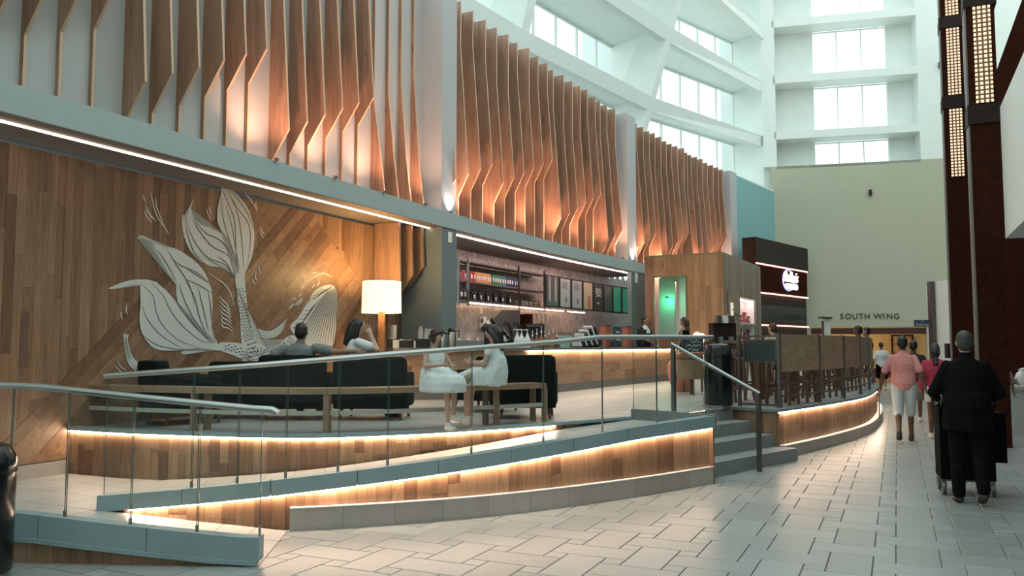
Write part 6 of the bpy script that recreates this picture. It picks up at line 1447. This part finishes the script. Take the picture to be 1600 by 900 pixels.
    if style == 'curly':
        for i in range(26):
            a = i * 2.4; z = .10 - .2 * (i / 26.0) ** 1; rr = math.sqrt(max(.15, 1 - (z / .12) ** 2)) * .085; y = rr * math.sin(a) - .02
            if y > .035 and z < .06: continue
            hb((rr * math.cos(a), y, z + .03), (.036, .036, .036))
    remesh(q, vox * .8, 2).build('hair', hm, t, smooth=60, world=False)
    # clothes
    for nm, m_, parts in clothes:
        if nm == 'shoe':
            for i in (0, 1):
                q = MB(); foot(q, i, .010); remesh(q, vox * .8, 2).build('shoe', m_, t, smooth=60, world=False)
            continue
        q = MB()
        for pt, *ar in parts:
            if pt == 'torso': tor(q, *ar)
            elif pt == 'arms': [arm(q, i, *ar) for i in (0, 1)]
            elif pt == 'legs': [leg(q, i, *ar) for i in (0, 1)]
            elif pt == 'skirt':                       # rings: list of (centre, width, depth)
                rg = []
                for c, a_, b_ in ar[0]:
                    c = Vector(c); rg.append([c + pside * a_ * math.cos(x) * (1 + .05 * math.sin(7 * x)) + Vector((-pside.y, pside.x, 0)) * b_ * math.sin(x) * (1 + .05 * math.sin(7 * x)) for x in [2 * math.pi * n / 28 for n in range(28)]])
                q.loft(rg)
            elif pt == 'collar': cap(q, J['neck'] - Vector((0, 0, .01)), J['neck'] + (hc - J['neck']) * .16, ar[0] * k, ar[0] * k * .95)
        remesh(q, vox, 3).build(nm, m_, t, smooth=60, world=False)
    return t
def walkj(k, st=.22, sw=.16, lead=1, lean=.02, armout=.06):
    """walking pose; lead=1: right foot in front"""
    s = 1 if lead else -1
    def L(x, y, z): return Vector((x * k, y * k, z * k))
    f, r = (.095, -.095) if s > 0 else (-.095, .095)
    hips = [L(-.095, 0, .92), L(.095, 0, .92)]
    front = (L(0, st * .75, .50), L(0, st, .085)); back = (L(0, -st * .10, .48), L(0, -st * 1.25, .16))
    def leg(x, p): return p[0] + L(x, 0, 0), p[1] + L(x, 0, 0)
    (knL, anL), (knR, anR) = (leg(-.095, back), leg(.095, front)) if s > 0 else (leg(-.095, front), leg(.095, back))
    ft = lambda a, fr: a + (L(0, .17, -.055) if fr else L(0, .14, -.12))
    toes = [ft(anL, s < 0), ft(anR, s > 0)]
    a = sw * s
    return dict(pel=L(0, 0, .95), waist=L(0, .01 + lean * .4, 1.10), chest=L(0, lean, 1.29), neck=L(0, lean * 1.4, 1.475), head=L(0, lean * 1.6 + .015, 1.635),
                sh=[L(-.170, lean * 1.2, 1.398), L(.170, lean * 1.2, 1.398)], el=[L(-.215 - armout * .5, a * .5, 1.14), L(.215 + armout * .5, -a * .5 - .02, 1.14)],
                wr=[L(-.215 - armout, a * 1.2 + .06, .91), L(.215 + armout, -a * 1.2 + .04, .91)], hip=hips, kn=[knL, knR], an=[anL, anR], toe=toes)
def sitj(k, seat, foot_z=.085, knee_f=.42, splay=.10, slump=.0):
    def L(x, y, z): return Vector((x * k, y * k, z * k + seat))
    fz = foot_z - seat
    return dict(pel=L(0, 0, .09), waist=L(0, -.03 - slump * .3, .25), chest=L(0, -.05 - slump, .44), neck=L(0, -.04 - slump * 1.2, .62), head=L(0, -.02 - slump * 1.2, .78),
                sh=[L(-.18, -.05 - slump, .56), L(.18, -.05 - slump, .56)], el=[L(-.24, .06, .32), L(.24, .06, .32)], wr=[L(-.18, .27, .25), L(.18, .27, .25)],
                hip=[L(-.09, .02, .08), L(.09, .02, .08)], kn=[L(-splay, knee_f, .09), L(splay, knee_f, .09)], an=[Vector((-splay * k, knee_f * k, foot_z)), Vector((splay * k, knee_f * k, foot_z))])
SK = [mat('skin_tan', (.30, .17, .11), .55), mat('skin_brown', (.12, .062, .04), .55), mat('skin_light', (.46, .28, .20), .55), mat('skin_deep', (.085, .045, .03), .55)]
HB = mat('hair_black', (.010, .008, .007), .45); HBR = mat('hair_brown', (.035, .018, .012), .5); HG = mat('hair_grey', (.045, .043, .04), .6)
def cloth(name, c): return mat('cloth_' + name, c, .9, var=.10, vs=22, bump=.12, spec=.08)
def people():
    pol, wh, blk = cloth('pink', (.62, .27, .25)), cloth('white', (.66, .69, .70)), cloth('black', (.006, .006, .007))
    shoe = mat('shoe_dark', (.03, .025, .022), .5); denim = cloth('pale_denim', (.52, .56, .58)); sand = mat('sandal', (.62, .58, .52), .6)
    # man in pink polo walking away
    p = G(1415, 690, 0); J = walkj(1.0, .15, .10, 1, .02, .10); J['wr'][0] = Vector((-.36, .10, .86)); J['el'][0] = Vector((-.31, .0, 1.12))
    t = person('man in pink polo shirt and pale shorts walking away down the hall', p, -.42, J, 1.0, SK[1], [('shorts', denim, [('torso', .018, 0, 3), ('legs', .026, 1.06)]), ('polo_shirt', pol, [('torso', .022, 1, 6), ('torso', .030, 0, 3), ('arms', .016, .80), ('collar', .062)]), ('shoe', shoe, [])], (HB, 'short'), group=None, bulk=1.18)
    mw = MW[t.name]; a = mw @ Vector((-.38, .16, .80)); st = thing('walking_stick', 'thin walking stick in the hand of the man in pink', 'stick', Vector((a.x, a.y, .30))); MB().tube([Vector((a.x, a.y, .86)), Vector((a.x - .01, a.y, .34))], .010, 6).build('shaft', M['dark_wood'], st); MB().tube([Vector((a.x - .05, a.y, .86)), Vector((a.x, a.y, .875)), Vector((a.x + .05, a.y, .86))], .014, 6).build('grip', M['dark_wood'], st)
    # man in black pushing a cart
    p = G(1518, 789, 0); J = walkj(.995, .10, .04, 0, .03, .02); J['el'] = [Vector((-.30, .06, 1.12)), Vector((.30, .06, 1.12))]; J['wr'] = [Vector((-.24, .34, 1.04)), Vector((.24, .34, 1.04))]
    person('man in black clothes seen from behind pushing a black cart', p, -.36, J, .985, SK[2], [('trousers', blk, [('torso', .016, 0, 3), ('legs', .026, 1.97)]), ('jacket', blk, [('torso', .030, 0, 6), ('torso', .045, 0, 3), ('arms', .020, 1.9), ('skirt', [((0, .01, 1.12), .20, .15), ((0, .01, .95), .22, .17), ((0, .02, .74), .23, .18)]), ('collar', .07)]), ('shoe', shoe, [])], (HG, 'short'), bulk=1.3)
    fw = Vector((math.sin(.36), math.cos(.36), 0)); c = Vector((p.x + .06, p.y, 0)) + fw * .72; cb = mat('cart_black', (.005, .005, .006), .8, spec=.05); rz = -.36
    ct = thing('cart', 'tall black wheeled cart pushed by the man in black', 'cart', c, rz)
    MB().box((0, 0, .56), (.52, .46, .78)).build('bin_body', cb, ct, world=False); MB().box((0, 0, .97), (.56, .50, .05)).build('lid', cb, ct, world=False)
    MB().tube([(-.24, -.22, .95), (-.24, -.36, 1.06), (.24, -.36, 1.06), (.24, -.22, .95)], .016, 8).build('push_handle', M['dark_steel'], ct, world=False)
    MB().box((.32, 0, .62), (.12, .34, .52)).build('side_bag', cb, ct, world=False); MB().box((0, 0, .165), (.50, .44, .03)).build('chassis', M['dark_steel'], ct, world=False)
    for sx in (-1, 1):
        for sy in (-1, 1):
            w_ = MB(); w_.lathe([(.02, -.018), (.07, -.018), (.075, 0), (.07, .018), (.02, .018)], (0, 0, 0), 16); w_.v = [Vector((v.z + sx * .23, v.x + sy * .19, v.y + .075)) for v in w_.v]; w_.build('wheel', M['dark_steel'], ct, world=False, smooth=40)
            MB().bar((sx * .23, sy * .19, .075), (sx * .23, sy * .19, .17), .05, .03, up=(0, 1, 0)).build('caster', M['steel'], ct, world=False)
    # woman in red top
    p = G(1466, 687, 0); J = walkj(.93, .16, .10, 0, .02, .04)
    person('woman in red top and white shorts with dark hair walking away', p, -.40, J, .935, SK[1], [('shorts', wh, [('torso', .014, 0, 3), ('legs', .022, .34)]), ('red_top', cloth('red', (.42, .06, .09)), [('torso', .020, 1, 6), ('torso', .018, 0, 3), ('arms', .020, 1.85)]), ('shoe', sand, [])], (HB, 'tail'))
    # person in dark top ahead of the polo man
    p = G(1431, 660, 0); J = walkj(.97, .16, .10, 1, .02, .05)
    person('person in dark top half hidden beyond the man in pink', p, -.42, J, .96, SK[1], [('shorts', cloth('khaki', (.20, .18, .16)), [('torso', .014, 0, 3), ('legs', .026, .9)]), ('t_shirt', cloth('dark', (.035, .03, .035)), [('torso', .022, 0, 6), ('arms', .022, .75)]), ('shoe', sand, [])], (HB, 'short'), vox=.017)
    # man in white T-shirt further off
    p = G(1379, 612, 0); J = walkj(.98, .08, .05, 0, .01, .05)
    person('man in white T-shirt and black shorts far down the hall', p, -.35, J, .97, SK[0], [('shorts', blk, [('torso', .014, 0, 3), ('legs', .028, .9)]), ('t_shirt', wh, [('torso', .026, 0, 6), ('arms', .026, .8)]), ('shoe', sand, [])], (HBR, 'short'), vox=.02)
    # woman in dark clothes on the far right
    p = G(1559, 690, 0); J = walkj(.94, .14, .08, 1, .02, .05)
    person('woman in dark dress at the right beyond the man in black', p, -.42, J, .93, SK[0], [('dress', cloth('dark_grey', (.020, .022, .026)), [('torso', .020, 0, 6), ('arms', .018, .5), ('skirt', [((0, 0, 1.06), .15, .12), ((0, .0, .85), .20, .16), ((0, 0, .66), .21, .18)])]), ('shoe', shoe, [])], (HB, 'long'), vox=.017)
    # seated man in grey shirt, arm along the next chair back
    J = sitj(.98, .40, .08, .45, .13, .06); z = .0
    J['sh'] = [Vector((-.20, -.13, .88)), Vector((.20, -.13, .89))]; J['el'] = [Vector((-.37, -.20, .76)), Vector((.46, -.20, .84))]; J['wr'] = [Vector((-.40, -.02, .62)), Vector((.72, -.22, .85))]; J['head'] = Vector((0.02, -.13, 1.085)); J['neck'] = Vector((.01, -.14, .94)); J['chest'] = Vector((0, -.10, .76))
    person('man in grey T-shirt seated with one arm along the next chair', (-2.68, 10.50, PZ), .0, J, .98, SK[0], [('trousers', cloth('jeans', (.05, .06, .08)), [('torso', .014, 0, 3), ('legs', .020, 1.95)]), ('t_shirt', cloth('grey', (.20, .22, .225)), [('torso', .024, 0, 6), ('arms', .024, .62), ('collar', .062)]), ('shoe', shoe, [])], (HB, 'short'))
    # woman in white, profile to the right, hand at the mouth
    J = sitj(.93, .44, .08, .42, .08, .0); J['wr'][1] = Vector((.06, .13, 1.09)); J['el'][1] = Vector((.22, .20, .86)); J['sh'] = [Vector((-.165, -.05, .96)), Vector((.165, -.03, .96))]; J['neck'] = Vector((0, -.035, 1.01)); J['head'] = Vector((0, -.01, 1.155)); J['chest'] = Vector((0, -.05, .86)); J['waist'] = Vector((0, -.03, .68))
    person('woman with long dark hair in white top seated, hand at her mouth', (-1.98, 10.62, PZ), -1.25, J, .93, SK[2], [('trousers', cloth('navy', (.03, .03, .04)), [('torso', .012, 0, 3), ('legs', .016, 1.95)]), ('white_top', wh, [('torso', .020, 0, 6), ('arms', .024, .55)]), ('shoe', shoe, [])], (HB, 'long'), hyaw=0.0, hpitch=-.05)
    # girls on the bench
    p = D(679, 602, 8.83); J = sitj(.66, .485, .13, .40, .08, -.04); J['an'] = [Vector((-.06, .24, .17)), Vector((.07, .30, .10))]; J['wr'] = [Vector((-.06, .26, .70)), Vector((.10, .28, .72))]; J['el'] = [Vector((-.18, .06, .70)), Vector((.18, .06, .70))]
    person('little girl with curly brown hair in white dress sitting on the bench', (p.x, p.y, PZ), -2.35, J, .66, SK[2], [('dress', wh, [('torso', .014, 0, 5), ('skirt', [((0, -.02, .73), .11, .09), ((0, .06, .645), .17, .20), ((0, .12, .60), .20, .26), ((0, .14, .53), .215, .28), ((0, .14, .43), .22, .27)])]), ('shoe', sand, [])], (HBR, 'curly'), hpitch=-.45, vox=.011)
    p = D(772, 598, 8.98); J = sitj(.74, .485, .13, .40, .08, -.05); J['wr'] = [Vector((-.02, .30, .72)), Vector((.10, .30, .74))]
    person('girl with long black hair in white dress bent over on the bench', (p.x, p.y, PZ), 1.25, J, .74, SK[2], [('dress', wh, [('torso', .014, 0, 5), ('arms', .012, .3), ('skirt', [((0, -.03, .80), .12, .10), ((0, .05, .68), .17, .20), ((0, .12, .62), .20, .27), ((0, .15, .55), .21, .29), ((0, .15, .49), .21, .28)])]), ('shoe', sand, [])], (HB, 'long'), hpitch=-.5, vox=.011)
    # toys between them
    for i, (u, v, lb) in enumerate(((706, 583, 'patterned toy held by the girl with curly hair'), (729, 593, 'patterned round toy on the bench between the girls'))):
        q = D(u, v, 8.75); t = thing('toy', lb, 'toy', q); mb = MB(); mb.ball((0, 0, 0), (.055, .045, .05), 12, 8).build('toy_body', mat('toy', (.25, .22, .14), .7, var=.5, vs=60), t, world=False, smooth=2); MB().ball((.03, -.02, .05), (.03, .03, .035), 10, 6).build('toy_head', mat('toy_pale', (.45, .40, .30), .7, var=.4, vs=70), t, world=False, smooth=2)
    # baristas and guests
    p = Vector((1011 / 1.0, 0, 0)); pb = BAR.at(BAR.s_at_u(1012, -1.0, 2.2), -1.0); x, y = pb.x, pb.y; J = walkj(.98, .02, .02, 1, .0, .02); J['wr'] = [Vector((-.16, .30, 1.02)), Vector((.16, .30, 1.02))]; J['el'] = [Vector((-.24, .05, 1.12)), Vector((.24, .05, 1.12))]
    person('barista in black apron and white shirt behind the register', (x, y, PZ), -2.3, J, .98, SK[0], [('trousers', blk, [('torso', .014, 0, 3), ('legs', .022, 1.95)]), ('shirt', wh, [('torso', .018, 1, 6), ('arms', .020, 1.0), ('collar', .06)]), ('apron', cloth('apron', (.012, .02, .018)), [('torso', .026, 0, 4), ('arms', .026, .4)]), ('shoe', shoe, [])], (HB, 'bun'), vox=.017)
    y = 20.6; x = (1069 - 800) / F * y; J = walkj(.93, .03, .02, 1, .0, .02)
    person('customer in dark sleeveless top standing at the bar end', (x, y, PZ), .9, J, .93, SK[0], [('skirt', blk, [('torso', .014, 0, 3), ('legs', .022, .7)]), ('top', blk, [('torso', .018, 0, 5)]), ('shoe', shoe, [])], (HBR, 'tail'), vox=.018)
    for i, (u, y, zt, rz, hr, sk, cl, lb) in enumerate(((1205, 16.6, 2.07, .5, HBR, 2, cloth('beige', (.45, .34, .28)), 'guest with brown hair in beige top seated beyond the railing'), (1338, 18.8, 2.10, .9, HB, 1, wh, 'guest in white shirt seated at the far end of the terrace'), (1351, 20.4, 1.98, 1.2, HB, 0, blk, 'dark haired guest beside the one in white shirt'))):
        x = (u - 800) / F * y; J = sitj(.95, .52, .12, .40, .09, .0); J['head'] += Vector((0, 0, zt - PZ - .74 - .86 * .95 - .02 + .0)) * 0
        person(lb, (x, y, PZ), rz, J, .95, SK[sk], [('trousers', cloth('guest_trousers', (.06, .06, .07)), [('torso', .014, 0, 3), ('legs', .020, 1.95)]), ('shirt', cl, [('torso', .022, 0, 6), ('arms', .022, .8)]), ('shoe', shoe, [])], (hr, 'short'), vox=.019)
        # the stool it sits on
        t = thing('bar_stool', 'low stool under the ' + lb.split(' seated')[0].split(' beside')[0], 'stool', (x, y, PZ), rz, 'bar stools on the terrace'); MB().box((0, 0, .485), (.36, .36, .05)).build('seat', M['dark_wood'], t, world=False)
        for sx in (-1, 1):
            for sy in (-1, 1): MB().bar((sx * .14, sy * .14, .47), (sx * .19, sy * .19, 0), .04, .04, up=(0, 1, 0)).build('leg', M['dark_wood'], t, world=False)
people()
